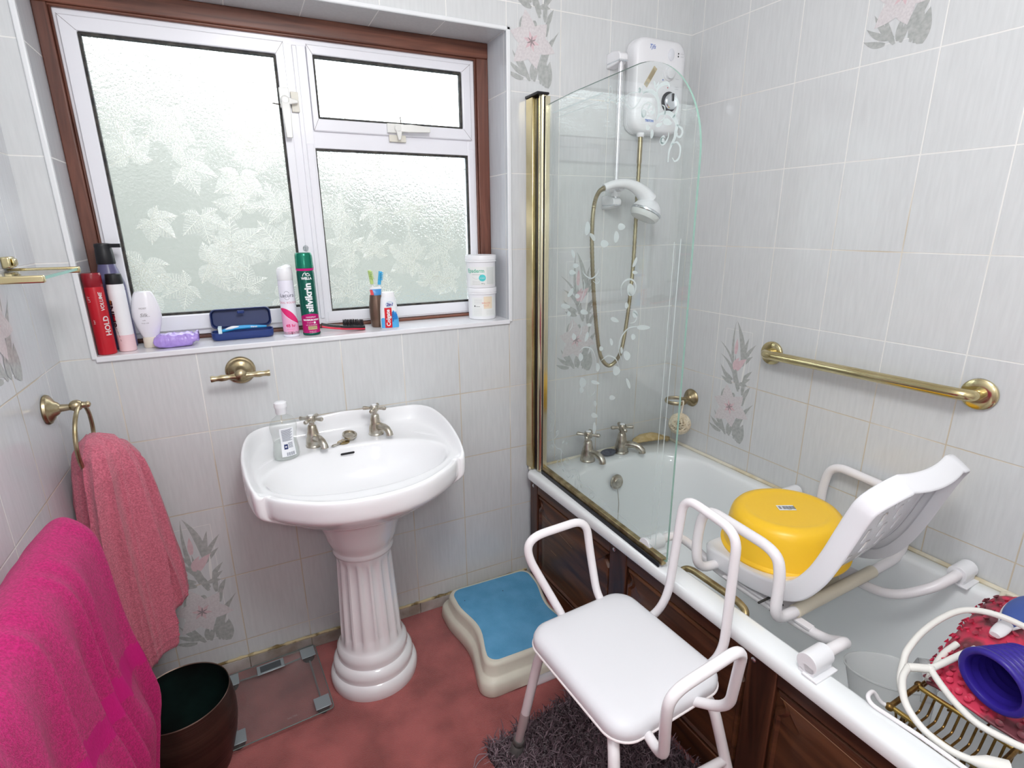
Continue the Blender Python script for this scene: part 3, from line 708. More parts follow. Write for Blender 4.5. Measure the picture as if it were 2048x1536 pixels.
# purple wrapped pack
m = MB()
def pack(u, v):
    U = 2*u-1; a = 2*pi*v
    x = .263+.056*U; e = (1-abs(U)**5)**.5 if abs(U) < 1 else 0
    w = .030*(.55+.45*e); h = .0165*e+.002
    if U > .72: w *= 1+.35*(U-.72)/.28; h = .012+.006*noise.noise((x*200, 1, a))
    yy = w*math.copysign(abs(cos(a))**.7, cos(a)); zz = h*math.copysign(abs(sin(a))**.7, sin(a))
    k = .0042*noise.noise((x*70, yy*90, zz*80))+.003*noise.noise((x*160, yy*170, 5))
    return Vector((x+.1*k, .052+yy+k*cos(a)+.10*(x-.263), Z0+.0185+zz*1.05+k*max(0, sin(a))+(.008*(U-.6)/.4 if U > .6 else 0)))
m.grid(pack, 44, 33)
o = obj('wrapped_pack', m, [pm('lilac_film', S(178,150,226), .22, bump=.8, bump_scale=55, spec=.7)], None, loc=None, angle=60)
tag(o, 'lilac plastic wrapped pack lying on the sill before the blue case', 'pack')

# razor case and razor
t = can('razor_case', 'navy blue hard case lying open on the window sill', 'case', .436, .098)
m_navy = pm('navy_moulded', S(36,58,120), .35); m_navyin = pm('navy_inside', S(30,46,96), .45)
def tray(m, xf, w, d, h, r=.016):
    def rg(hx, hy, z): return [xf(x, y, z) for x, y in rrect(0, 0, hx, hy, min(r, hx, hy), 6)]
    m.loft([rg(w*.93, d*.86, 0), rg(w*.985, d*.96, .004), rg(w, d, .010), rg(w, d, h), rg(w-.003, d-.003, h), rg(w-.0035, d-.0035, .010), rg(w*.93, d*.86, .004)], True, True, 0)
m = MB(); tray(m, lambda x, y, z: Vector((.436+x, .098+y, Z0+z)), .086, .030, .024); obj('base', m, [m_navy], t, bevel=.001)
def lidx(x, y, z):   # opened lid: tray rotated upright about the rear edge
    return Vector((.436+x, .130+.012*(y+.03)/.06+.022-z*.98, Z0+.026+.030+y*.98))
m = MB(); tray(m, lidx, .086, .030, .022); obj('lid', m, [m_navyin], t, bevel=.001)
m = MB(); m.box((.427,.128,Z0+.071), (.447,.134,Z0+.080)); obj('clasp', m, [m_navy], t, bevel=.002)
t = can('razor', 'light blue disposable razor lying in the open navy case', 'razor', .436, .085)
m = MB(); P = sp([(.378,.086,Z0+.026),(.392,.086,Z0+.029),(.412,.086,Z0+.033),(.436,.087,Z0+.034),(.462,.088,Z0+.0335),(.488,.089,Z0+.032),(.504,.089,Z0+.031)], 6)
m.tube(P, [.0035+.0045*sin(pi*min(1, .15+.85*i/(len(P)-1))) for i in range(len(P))], 14, flat=(.8,1.1)); hd = obj('razor_handle', m, [pm('sky_blue_plastic', S(56,160,220), .3)], t)
m = MB(); P2 = [Vector(p)+Vector((0,-.0052,.0035)) for p in P[5:17]]; m.tube(P2, [.0015+.0032*sin(pi*i/11) for i in range(12)], 10); obj('grip', m, [M_wplast], hd)
m = MB(); put_text(m, 'Venus', .0075, lambda a, b: Vector((.468+a, .0795, Z0+.0345+b)), bold=.0002); obj('lettering', m, [M_wplast], hd)
m = MB(); m.box((.370,.066,Z0+.022),(.380,.104,Z0+.040)); m.box((.3685,.068,Z0+.034),(.370,.102,Z0+.037),1); m.box((.3685,.068,Z0+.027),(.370,.102,Z0+.030),1)
obj('head', m, [pm('pale_cyan', S(214,232,236), .35), M_black], t, bevel=.001)

# deodorant
x, y = .572, .055
t = can('deodorant_can', 'white deodorant can with a pink wave beside the green hairspray', 'spray can', x, y)
m = MB(); m.lathe([(.0225,0),(.0235,.002),(.0235,.006),(.0228,.008),(.0228,.166),(.0215,.174)], (x,y,Z0), 36); obj('body', m, [pm('pearl_white', S(236,234,246), .25)], t)
m = MB(); rings = []
for r, h in [(.0222,.173),(.0232,.175),(.0228,.195),(.0215,.208),(.018,.2135),(.010,.216)]:
    rings.append([Vector((x+r*cos(a), y+r*sin(a), Z0+h+(.0035*cos(a) if h > .19 else 0)-(.004 if (h > .2 and sin(a) < -.3) else 0))) for a in [2*pi*j/36 for j in range(36)]])
m.loft(rings); obj('cap', m, [M_wplast], t)
m = MB(); R_ = .02295
cyl_patch(m, x,y,R_,-1.45,1.45, lambda u: Z0+.072-.036*u**1.5-.012*sin(pi*u)+.016*(1-u), lambda u: Z0+.088-.050*u**1.6+.010*sin(pi*u), 0, 30)
cyl_patch(m, x,y,R_,-1.45,1.45, Z0+.004, lambda u: Z0+.070-.036*u**1.5-.012*sin(pi*u)+.016*(1-u), 1, 30)
cyl_patch(m, x,y,R_,-1.45,1.45, Z0+.001, lambda u: Z0+.016, 4, 30)
put_text(m, 'Lacura', .0165, on_cyl(x,y,R_+.0003,-.10,Z0+.128), 2); put_text(m, 'FLORAL BOUQUET', .0078, on_cyl(x,y,R_+.0003,-.08,Z0+.106), 3, space=1.1); put_text(m, '48 hr', .0135, on_cyl(x,y,R_+.0004,-.05,Z0+.035), 0, bold=.0003)
for i, w in enumerate((.9,.6,.8)): cyl_patch(m, x,y,R_+.0003,-.15-w/2,-.05+w/2,Z0+.024-.006*i,Z0+.0248-.006*i,0)
for s_, off in ((1,0),(-1,pi)):
    P = [on_cyl(x,y,R_+.0004,-.10,Z0+.128)(.0085*cos(a), .0125*sin(a)) for a in [off+.5+.12*k for k in range(18)]]
    m.tube(P, .0004, 5, mi=2)
obj('print', m, [pm('hot_pink', S(232,46,120), .3), pm('light_pink', S(240,178,212), .3), pm('ink_dark', S(70,70,90), .4), pm('ink_rose', S(216,120,140), .4), M_wplast], t)

# hairspray
x, y = .632, .056
t = can('hairspray_can', 'tall dark green hairspray can with magenta bottom and white lettering', 'spray can', x, y)
m = MB(); m.lathe([(.0255,0),(.0268,.002),(.0268,.006),(.0260,.008),(.0260,.190),(.0245,.200)], (x,y,Z0), 40); obj('body', m, [pm('bottle_green', S(12,92,78), .22, .35)], t)
m = MB(); m.lathe([(.0252,.199),(.0262,.201),(.0262,.206)], (x,y,Z0), 40); obj('collar', m, [pm('magenta_band', S(206,30,128), .25)], t)
m = MB(); m.lathe([(.0250,.206),(.0262,.207),(.0255,.243),(.0235,.2505),(.0225,.252),(.019,.2505),(.010,.250)], (x,y,Z0), 40); obj('cap', m, [pm('teal_green_cap', S(14,120,96), .2, .4)], t)
m = MB(); R_ = .02615
cyl_patch(m, x,y,R_,-1.5,1.5,Z0+.003,lambda u: Z0+.058+.010*sin(pi*u),0,30)
put_text(m, 'silvikrin', .0290, on_cyl(x,y,R_+.0003,.03,Z0+.118,True), 1, bold=.0011); put_text(m, 'WELLA', .0098, on_cyl(x,y,R_+.0003,-.02,Z0+.176), 1, bold=.0005)
P = [on_cyl(x,y,R_+.0005,-.02,Z0+.188)(a, b) for a, b in ((-.011,-.005),(-.008,.002),(-.003,.005),(.001,.001),(.005,.004),(.010,-.001),(.012,-.004))]
m.tube(sp(P, 4), .0011, 6, mi=1); m.tube(sp([on_cyl(x,y,R_+.0005,-.02,Z0+.186)(a, b) for a, b in ((-.003,.003),(.003,-.002),(.009,-.001))], 4), .0012, 6, mi=1)
put_text(m, 'HAIRSPRAY', .0062, on_cyl(x,y,R_+.0003,0,Z0+.057), 1); put_text(m, 'MAXIMUM HOLD', .0066, on_cyl(x,y,R_+.0003,0,Z0+.0485), 1, bold=.0004); put_text(m, '1 2 3 4 5', .0066, on_cyl(x,y,R_+.0003,-.1,Z0+.040), 1)
m.lathe([(.0036,0),(.0034,.0006)], on_cyl(x,y,R_,.36,Z0+.040)(0,0), 16, (.35,-.93,0), 1)
put_text(m, 'UP TO 24 HOURS', .0045, on_cyl(x,y,R_+.0003,0,Z0+.0325), 1); cyl_patch(m, x,y,R_+.0003,-.45,.62,Z0+.018,Z0+.029,2); put_text(m, 'EXTRA', .007, on_cyl(x,y,R_+.0005,.08,Z0+.0235), 3)
put_text(m, 'flexible hold', .0042, on_cyl(x,y,R_+.0003,.05,Z0+.0125), 1); put_text(m, 'no stickiness', .0042, on_cyl(x,y,R_+.0003,.05,Z0+.0075), 1)
obj('print', m, [pm('magenta_print', S(196,22,118), .25, .2), M_wplast, pm('pale_gold_print', S(206,196,150), .3, .4), pm('ink_gold', S(150,130,80), .4)], t)
# little clear sucker hook on the mullion
t = thing('suction_hook', 'small clear suction hook on the white window mullion', 'hook', (.652,.159,1.372))
m = MB(); m.lathe([(.008,0),(.0085,.001),(.006,.004),(.003,.006)], (.652,.160,1.372), 20, (0,-1,0)); m.tube([(.652+.0075*cos(a), .152, 1.374+.0085*sin(a)) for a in [pi*k/10 for k in range(11)]], .0015, 8); obj('cup', m, [thin_glass('sucker_clear', (.8,.82,.82,1), .2)], t)

# hairbrush
t = can('hairbrush', 'black and coral hairbrush lying bristles up on the sill', 'hairbrush', .74, .055)
def brush(u, v, top):
    xx = .664+.136*u; w = (.0075+.002*sin(pi*u*2)) if u < .42 else .0075+(.0215-.0075)*sin(pi*min(1, (u-.42)/.58*.93+.0))**.55
    if u > .96: w *= math.sqrt(max(0, 1-((u-.96)/.04)**2))+.02
    zc = Z0+.0035+.021*(1-u)**2.2+.004*(1-abs(2*u-1.45))
    a = 2*pi*v; return Vector((xx, .058-.004*u+w*cos(a), zc+(.0065*sin(a)*(1 if sin(a) > 0 else .75))+(.0035 if top else -.0008)))
m = MB(); m.grid(lambda u, v: brush(u, v, False), 40, 17); obj('back', m, [pm('coral_plastic', S(232,56,84), .3)], t)
m = MB(); m.grid(lambda u, v: brush(u, v, True), 40, 17); obj('pad', m, [M_black], t)
m = MB(); R = random.Random(5)
for i in range(15):
    for j in range(7):
        u = .50+.45*i/14; v = (j-3)/3.2; c = brush(u, .25, True); w = abs(brush(u, 0, True).y-c.y)
        p = Vector((c.x, c.y+v*w*.8, c.z-.0016*v*v)); m.cyl(p, p+Vector((R.uniform(-.002,.002), R.uniform(-.002,.002), .0185-.003*v*v)), .0006, 5)
o = obj('bristles', m, [M_black], t); o['kind'] = 'stuff'

# cup with brushes, toothpaste
x, y = .850, .090
t = can('toothbrush_cup', 'bronze brown tumbler holding toothbrushes on the sill', 'cup', x, y)
m = MB(); m.lathe([(.019,0),(.0215,.003),(.0238,.030),(.0245,.055),(.0235,.080),(.0205,.100),(.0200,.107),(.0188,.107),(.0192,.099),(.022,.080),(.0225,.055),(.021,.010),(.010,.006)], (x,y,Z0), 36); obj('cup_wall', m, [pm('bronze_glaze', S(124,100,86), .3, .5, noise_amt=.35, noise_scale=14, stretch=(1,1,.15), bump=.3, bump_scale=90)], t)
def toothbrush(x0, y0, x1, y1, zt, col, bcol, label):
    t = thing('toothbrush', label, 'toothbrush', (x0, y0, Z0+.010), group='toothbrushes in the cup')
    a, b = Vector((x0, y0, Z0+.010)), Vector((x1, y1, zt)); d = (b-a)
    m = MB(); P = [a+d*k/12 for k in range(13)]; m.tube(P, [.0045,.005,.005,.0048,.0045,.0042,.004,.0034,.003,.0028,.0036,.0042,.0030], 10); obj('handle', m, [pm('tb_'+label[12:30], col, .3)], t)
    m = MB(); q_ = d.normalized()
    side = Vector((.35,-.9,0))
    for k in range(5):
        for j in (-1, 0, 1):
            p = b-q_*(.027-.0055*k)+side*.003+Vector((.9,.35,0))*(j*.0034); m.cyl(p, p+side*.0095, .0019, 6)
    obj('bristle_head', m, [pm('tbb_'+label[12:30], bcol, .6)], t)
    m = MB(); P = [a+d*k/12+side*.0012 for k in range(9, 13)]; m.tube(P, .0058, 8); obj('head_back', m, [pm('tbh_'+label[12:30], bcol, .4)], t)
toothbrush(.858, .096, .834, .086, 1.301, S(238,238,236), S(196,222,140), 'white toothbrush with pale green head leaning left in the tumbler')
toothbrush(.842, .086, .871, .090, 1.296, S(244,244,248), S(70,180,232), 'white toothbrush with sky blue head leaning right in the tumbler')
t = thing('toothpaste_tube', 'toothpaste tube standing in the bronze tumbler with its crimped end up', 'toothpaste', (x+.002, y-.004, Z0+.012))
m = MB()
def tube_r(rx, ry, z, o=(x+.001, y-.003)): return [Vector((o[0]+rx*cos(a), o[1]+ry*sin(a), Z0+z)) for a in [2*pi*j/28 for j in range(28)]]
m.loft([tube_r(.011,.011,.012), tube_r(.013,.012,.06), tube_r(.0165,.008,.107), tube_r(.0185,.0035,.123), tube_r(.019,.0014,.126)], mi=0)
m.loft([tube_r(.0191,.0016,.126), tube_r(.0193,.0012,.133)], mi=1); obj('tube', m, [pm('tube_blue', S(70,150,214), .3, col2=S(60,140,205), noise_scale=9), M_wplast], t)
m = MB(); m.loft([tube_r(.0175,.0062,.1145,(x+.001,y-.0042)), tube_r(.019,.0030,.1255,(x+.001,y-.0042))], False, False); 
m2 = MB(); m2.add([(x-.019,y-.0135,Z0+.108),(x-.008,y-.0138,Z0+.108),(x-.011,y-.0075,Z0+.125),(x-.0195,y-.0075,Z0+.125)], [(0,1,2,3)]); obj('red_panel', m2, [pm('brand_red', S(214,30,40), .3)], t)
x, y = .879, .040
t = can('toothpaste_tube', 'white and blue toothpaste stand-up tube in front of the tumbler', 'toothpaste', x, y)
def tr2(rx, ry, z): return [Vector((x+math.copysign(abs(cos(a))**.75, cos(a))*rx, y+math.copysign(abs(sin(a))**.85, sin(a))*ry, Z0+z)) for a in [2*pi*j/40 for j in range(40)]]
m = MB(); m.loft([tr2(.0285,.016,0), tr2(.0305,.0175,.003), tr2(.0302,.0178,.03), tr2(.0285,.0172,.065), tr2(.0250,.016,.095), tr2(.0228,.0152,.104)]); obj('body', m, [pm('paste_white', S(240,242,246), .25)], t)
m = MB(); m.loft([tr2(.0215,.0145,.103), tr2(.0215,.0145,.116), tr2(.0195,.0125,.120), tr2(.012,.008,.1205)]); obj('cap', m, [M_wplast], t)
m = MB()
def tf(a, z, lift=.0006):   # front surface of the tube
    rx = .0302-.0072*max(0, z-.03)/.07; ry = .0178-.002*max(0, z-.03)/.07
    c = min(.999, max(-.999, a/rx)); ca = abs(c)**(1/.75); sa = math.sqrt(max(0, 1-ca*ca))
    return Vector((x+a, y-ry*sa**.85-lift, Z0+z))
def tquad(a0, a1, z0, z1, mi, lift=.0006, sh=0.0): m.grid(lambda u, v: tf(a0+(a1-a0)*u+sh*v, z0+(z1-z0)*v, lift), 8, 8, mi)
m.grid(lambda u, v: tf(-.029+.058*u, .003+v*(.018+.03*abs(u-.35)**.7+.006*sin(u*9))), 24, 8, 0)
m.grid(lambda u, v: tf(.0045+.0215*u, .018+v*(.050-.02*(1-u)+.008*sin(u*7))), 12, 10, 0); m.grid(lambda u, v: tf(.010+.014*u, .03+v*(.022+.006*sin(u*12)), .0009), 12, 10, 3)
tquad(-.0195, .0035, .004, .070, 1, .0012, .0012)
put_text(m, 'Colgate', .0175, lambda a, b: tf(-.0075-b, .037+a, .0018), 2, bold=.0005); put_text(m, 'WHITENING', .0058, lambda a, b: tf(.0075-b, .040+a, .0018), 4, bold=.0002)
put_text(m, '2in1', .0130, lambda a, b: tf(.000+a*.98, .080+b, .0016), 4, bold=.0005, shear=.2)
P = [tf(.0125*cos(a), .0805+.0088*sin(a), .0013) for a in [.3+.25*k for k in range(20)]]; m.tube(P, .0005, 5, mi=5)
obj('print', m, [pm('wave_blue', S(86,176,232), .3), pm('brand_red', S(214,30,40), .3), M_wplast, pm('mid_blue', S(40,130,210), .3), pm('ink_royal', S(40,60,150), .3), pm('ink_sky', S(120,180,220), .3)], t)

# two cream tubs
for k, (zb, lbl, rl) in enumerate(((0, 'white cream tub at the bottom of the stack with a torn price sticker', .049), (.1135, 'white cream tub on top of another with green lettering', .0515))):
    x, y = 1.2335-.003*k, .082-.002*k; zz = Z0+zb
    t = thing('cream_tub', lbl, 'tub', (x, y, zz), group='cream tubs at the end of the sill')
    m = MB(); m.lathe([(rl-.002,0),(rl,.002),(rl+.001,.085),(rl+.0015,.091),(rl-.002,.092)], (x,y,zz), 48); obj('pot', m, [M_wplast], t)
    m = MB(); m.lathe([(rl+.003,.090),(rl+.0042,.091),(rl+.0042,.094),(rl+.003,.095),(rl+.003,.0965),(rl+.0042,.0975),(rl+.0042,.111),(rl+.0028,.1132),(rl-.004,.1134),(rl-.006,.1125)], (x,y,zz), 48); obj('screw_lid', m, [M_wplast], t)
    m = MB(); r0 = rl+.0012
    if k:
        cyl_patch(m, x,y,r0,-1.2,.95,zz+.010,zz+.074,0,24); put_text(m, 'Epaderm', .0185, on_cyl(x,y,r0+.0003,-.78,zz+.060), 1, bold=.0003)
        cyl_patch(m, x,y,r0+.0003,-1.0,-.35,zz+.0465,zz+.0475,3)
        m.lathe([(.0125,0),(.012,.0008)], on_cyl(x,y,r0-.0008,-.30,zz+.036)(0,0), 24, (sin(-.30),-cos(-.30),0), 2)
        put_text(m, 'cream', .0068, on_cyl(x,y,r0+.0012,-.30,zz+.036), 4); put_text(m, '500 g', .0058, on_cyl(x,y,r0+.0003,-.27,zz+.0165), 3, bold=.0002)
        P = [on_cyl(x,y,r0+.0003,-1.0+.032*i,zz+.032+.006*((i-9)/9)**2)(0,0) for i in range(17)]; m.tube(P, .0003, 4, mi=3)
        for i in range(3): cyl_patch(m, x,y,r0+.0003,-1.0,-.45,zz+.014+.005*i,zz+.0146+.005*i,3)
        cyl_patch(m, x,y,r0+.0003,.0,.6,zz+.014,zz+.072,5)
        for i in range(9): cyl_patch(m, x,y,r0+.0005,.02,.58,lambda u, i=i: zz+.018+.0055*i-.006*u,lambda u, i=i: zz+.0186+.0055*i-.006*u,6)
    else:
        cyl_patch(m, x,y,r0,-1.2,.95,zz+.012,zz+.080,0,24); cyl_patch(m, x,y,r0+.0006,-.28,.38,zz+.040,zz+.083,7)
        put_text(m, 'REDUCED', .0072, on_cyl(x,y,r0+.0009,-.10,zz+.060), 8); put_text(m, 'price 3.00', .0050, on_cyl(x,y,r0+.0009,-.10,zz+.0525), 8); cyl_patch(m, x,y,r0+.0009,-.25,.1,zz+.0475,zz+.0481,8)
        cyl_patch(m, x,y,r0+.0003,-.98,-.90,zz+.046,zz+.052,9); cyl_patch(m, x,y,r0+.0003,-.86,-.55,zz+.0465,zz+.0485,3)
        for i in range(9): cyl_patch(m, x,y,r0+.0003,-1.05,-.42,zz+.016+.003*i,zz+.0165+.003*i,6)
        for i in range(5): cyl_patch(m, x,y,r0+.0003,-1.0,-.4,zz+.058+.0035*i,zz+.0586+.0035*i,6)
        for i in range(6): cyl_patch(m, x,y,r0+.0003,-.1,.6,zz+.018+.003*i,zz+.0185+.003*i,6)
    obj('label', m, [pm('label_offwhite', S(238,240,238), .45), pm('ink_green', S(90,190,160), .4), pm('teal_spot', S(86,208,210), .4), pm('ink_soft', S(170,172,170), .5), M_wplast, pm('panel_grey', S(222,226,224), .5), pm('ink_faint', S(206,208,206), .5), pm('sticker_cream', S(240,224,200), .5), pm('ink_salmon', S(222,130,110), .5), pm('ink_black', S(70,74,80), .5)], t)

# ================================================================== left wall: towel ring, towels, glass shelf
rg = thing('towel_ring', 'antique brass towel ring on the left wall', 'towel ring', (0,-.187,1.03))
m = MB(); m.lathe([(.034,0),(.036,.003),(.034,.008),(.029,.010),(.027,.013),(.018,.018),(.0145,.024),(.009,.028),(.0075,.045),(.009,.048)], (0,-.187,1.032), 36, (1,0,0)); obj('rose', m, [M_brass], rg)
m = MB(); m.ball((.058,-.187,1.034), .0145, 20, sc=(1,1,.95)); m.lathe([(.008,.0),(.0065,.006),(.0078,.010),(.006,.014),(.002,.016)], (.071,-.187,1.034), 20, (1,0,.0)); obj('knob', m, [M_brass], rg)
RC, RR = Vector((.061,-.190,.952)), .081
m = MB(); m.tube([RC+Vector((.006*cos(t)*0+.004*sin(t), RR*cos(t), RR*sin(t))) for t in [2*pi*k/56 for k in range(56)]], .0048, 12, closed=True); obj('ring', m, [M_brass], rg)

M_sal = pm('salmon_terry', S(228,122,144), .95, col2=S(198,96,118), noise_scale=240, bump=1.0, bump_scale=420, sheen=.3, detail=2)
M_mag = pm('magenta_terry', S(204,14,116), .95, col2=S(170,6,92), noise_scale=260, bump=.7, bump_scale=620, sheen=.1, detail=2)
M_magb = pm('magenta_woven_band', S(196,14,116), .8, bump=.5, bump_scale=900, stretch=(1,1,.2))
def hang(name, mats, zt, zb, prof, folds, seed, parent, hem=(.1,.13), nz=190, nth=180):
    # prof(t) -> (x0, x1, y0, y1) of the hanging bundle, t 0 top .. 1 bottom
    m = MB(); rings = []
    for i in range(nz):
        t = i/(nz-1); x0, x1_, y0, y1 = prof(t); cx, cy, hx, hy = (x0+x1_)/2, (y0+y1)/2, (x1_-x0)/2, (y1-y0)/2
        ring = []
        for j in range(nth):
            a = 2*pi*j/nth
            f = 1.0
            for amp, k, ph, tw in folds: f += amp*min(1, t*4+.25)*(1.0-2.0*abs(sin(.5*(k*a+ph+tw*t)))**.7)
            f += .03*noise.noise((cos(a)*2+seed, sin(a)*2, t*5))
            z = zt+(zb(a) - zt)*t if callable(zb) else zt+(zb-zt)*t
            if .050 < 1-t < .060 or .115 < 1-t < .122 or .130 < 1-t < .137: f *= 1.028
            px = cx+hx*f*cos(a); px = max(.004, px)
            ring.append(Vector((px, cy+hy*f*sin(a), z+.004*noise.noise((a*2, t*9, seed)))))
        rings.append(ring)
    m.loft(rings, True, True); return obj(name, m, mats, parent, angle=70)
def ip(tab, t):
    for (t0, v0), (t1, v1) in zip(tab, tab[1:]):
        if t <= t1:
            k = (t-t0)/(t1-t0); k = max(0, min(1, k)); return [a+(b-a)*k for a, b in zip(v0, v1)]
    return list(tab[-1][1])
st = thing('hand_towel', 'salmon pink hand towel bunched through the brass towel ring', 'towel', (.08,-.2,.6))
front = [(0,(.062,.088,-.205,-.175)),(.02,(.047,.122,-.235,-.150)),(.06,(.030,.140,-.262,-.125)),(.14,(.020,.152,-.278,-.110)),(.30,(.008,.155,-.285,-.110)),(.6,(.004,.158,-.29,-.115)),(.9,(.006,.160,-.29,-.12)),(.985,(.010,.156,-.285,-.125)),(1,(.016,.150,-.278,-.132))]
hang('front_drape', [M_sal], .957, lambda a: .278+.045*cos(a)-.01*sin(a), lambda t: ip(front, t), [(.20,4,.2,.9),(.10,7,2.0,-1.2),(.03,12,1.0,2)], 1.3, st)
back = [(0,(.07,.10,-.17,-.13)),(.03,(.06,.135,-.20,-.10)),(.12,(.05,.160,-.215,-.075)),(.4,(.06,.180,-.215,-.06)),(.8,(.10,.202,-.215,-.06)),(.97,(.115,.200,-.21,-.065)),(1,(.125,.19,-.2,-.075))]
hang('rear_drape', [M_sal], .925, lambda a: .405+.02*cos(a), lambda t: ip(back, t), [(.17,4,.9,.8),(.08,9,2.0,-1.5)], 4.1, st)

# big magenta towel hung along the left wall
mt = thing('bath_towel', 'bright magenta bath towel hanging against the left wall in front', 'towel', (.08,-.9,.6))
PR = [(.012,.010),(.010,.30),(.010,.55),(.016,.75),(.036,.87),(.066,.915),(.098,.928),(.124,.915),(.142,.885),(.150,.83),(.152,.76),(.157,.66),(.168,.57),(.172,.50),(.162,.42),(.150,.34),(.140,.24),(.132,.010)]
m = MB(); ny = 300; rings = []
base = sp([(x, 0, z) for x, z in PR], 14)
for i in range(ny):
    v = i/(ny-1); y = -.565-.80*v
    e = min(1, v*.80/.035); e = math.sqrt(max(0, 1-(1-e)**2))*.93+.07
    ring = []
    for k, p in enumerate(base):
        low = max(0, min(1, (.93-p.z)/.5)); fr = max(0, min(1, (p.x-.06)/.05))
        ph_ = 66*v+.4+2.5*low+4.0*noise.noise((v*7, low*1.2, 0)); fold = 1-2.0*abs(sin(.5*ph_))**1.5
        d = fr*(.15+.85*low)*(.0150*fold+.010*noise.noise((v*9, p.z*4, 2)))+.004*noise.noise((v*14, p.z*9, 7))
        cx = .075; x = cx+(p.x-cx)*e+d
        yy = y
        zz = p.z+(.012*v if p.z > .85 else 0)-(1-e)**2*.05*max(0, (p.z-.75)/.18)
        # the near corner of the far edge falls in a soft diagonal
        yy -= .05*max(0, (.50-p.z)/.4)*fr*max(0, 1-v*6)
        ring.append(Vector((max(.003, x), yy, zz)))
    rings.append(ring)
m.loft(rings, True, True)
for fi, f in enumerate(m.f):                              # smooth woven band across the towel near its end
    c = sum((m.v[i] for i in f), Vector())/len(f)
    if len(f) == 4 and c.x > .10 and c.z < .80:
        d_ = (c.z-.640)-(.18)*(-.60-c.y)                  # signed distance above the band centre line
        if -.052 < d_ < .0 and c.y < -.58: m.mi[fi] = 1
obj('terry_cloth', m, [M_mag, M_magb], mt, angle=80)

# glass shelf
gs = thing('glass_shelf', 'clear glass shelf with brass end brackets on the left wall', 'shelf', (0,-.32,1.352))
M_sg = thin_glass('shelf_glass', (.93,.97,.96,1)); M_edge = pm('green_glass_edge', S(128,190,180), .15, spec=.8)
m = MB(); m.box((.006,-.458,1.3495), (.123,-.197,1.3555)); m.box((.1205,-.458,1.3497),(.1236,-.197,1.3553),1); obj('glass', m, [M_sg, M_edge], gs)
for y0, y1 in ((-.199,-.191), (-.464,-.452)):
    m = MB(); m.box((0,y0,1.3445), (.128,y1,1.3585)); obj('bracket', m, [M_gold], gs, bevel=.0025)
m = MB(); m.box((0,-.222,1.360),(.016,-.186,1.384)); m.box((.016,-.215,1.364),(.022,-.193,1.380)); obj('wall_block', m, [M_gold], gs, bevel=.003)

# ================================================================== floor: bin, scales, step, rug, stool
wb = thing('waste_bin', 'round dark bronze waste bin in the left corner under the towels', 'bin', (.162,-.332,0))
M_bz = pm('dark_bronze', S(82,62,54), .36, .6, col2=S(54,36,32), noise_scale=6, bump=.25, bump_scale=60, stretch=(.05,.05,3))
M_bzi = pm('teal_patina_inside', S(46,72,68), .35, .6, col2=S(36,30,30), noise_scale=5)
m = MB(); m.lathe([(.082,0),(.090,.004),(.104,.05),(.117,.10),(.1235,.145),(.1245,.18),(.121,.22),(.1175,.246)], (.162,-.332,0), 64, cap1=False); 
obj('body', m, [M_bz], wb)
m = MB(); m.lathe([(.1175,.246),(.1165,.2485),(.1150,.246)], (.162,-.332,0), 64, cap0=False, cap1=False); obj('rim', m, [pm('worn_rim', S(150,130,118), .3, .8)], wb)
m = MB(); m.lathe([(.1150,.246),(.118,.22),(.1212,.18),(.120,.145),(.113,.10),(.100,.05),(.086,.008),(.0,.007)], (.162,-.332,0), 64, cap0=False, cap1=False); obj('lining', m, [M_bzi], wb)

sc = thing('bathroom_scale', 'clear glass bathroom scale with four silver pads on the pink carpet', 'scale', (.378,-.186,0), .075)
def SX(x, y, z): return MW[sc] @ Vector((x, y, z))
M_scg = thin_glass('scale_glass', (.93,.95,.945,1), .05, (.75,.8,.8,1)); M_pad = pm('silver_pad', S(158,168,172), .35, .35)
m = MB(); m.slab([SX(x, y, .020) for x, y in rrect(0,0,.147,.152,.012,6)], (0,0,1), .007); obj('glass_plate', m, [M_scg], sc)
m = MB(); P = [SX(x, y, .0237) for x, y in rrect(0,0,.1468,.1518,.012,6)]; m.tube(P, .0016, 6, closed=True); obj('plate_edge', m, [pm('grey_glass_edge', S(110,124,122), .25)], sc)
for ix, (sx, sy) in enumerate(((-1,1),(1,1),(-1,-1),(1,-1))):
    m = MB(); m.box((sx*.119-.023, sy*.118-.024, .0272), (sx*.119+.023, sy*.118+.024, .0295), 0, SX); p = obj('pad', m, [M_pad], sc, bevel=.001)
    m = MB(); m.lathe([(.017,0),(.019,.004),(.019,.0195)], SX(sx*.119, sy*.118, .0002), 20); obj('foot', m, [M_rubber], p)
m = MB(); m.box((-.042,.094,.0272), (.042,.136,.0310), 0, SX); d = obj('display', m, [M_pad], sc, bevel=.002)
m = MB(); m.box((-.032,.101,.0308), (.032,.129,.0316), 0, SX); obj('screen', m, [pm('lcd', S(70,76,80), .2)], d)
for a, b2 in (((-.119,.09),(-.119,-.09)), ((.119,.09),(.119,-.09)), ((-.095,.118),(-.042,.115)), ((.042,.115),(.095,.118))):
    m = MB(); m.tube([SX(*a,.0155), SX(*b2,.0155)], .0026, 8); obj('wire_channel', m, [pm('channel_grey', S(130,124,124), .4)], sc)
m = MB(); put_text(m, 'SALTER', .009, lambda a, b: SX(.03+a, -.126+b, .0274)); obj('lettering', m, [pm('ink_scale', S(170,150,150), .4)], sc)

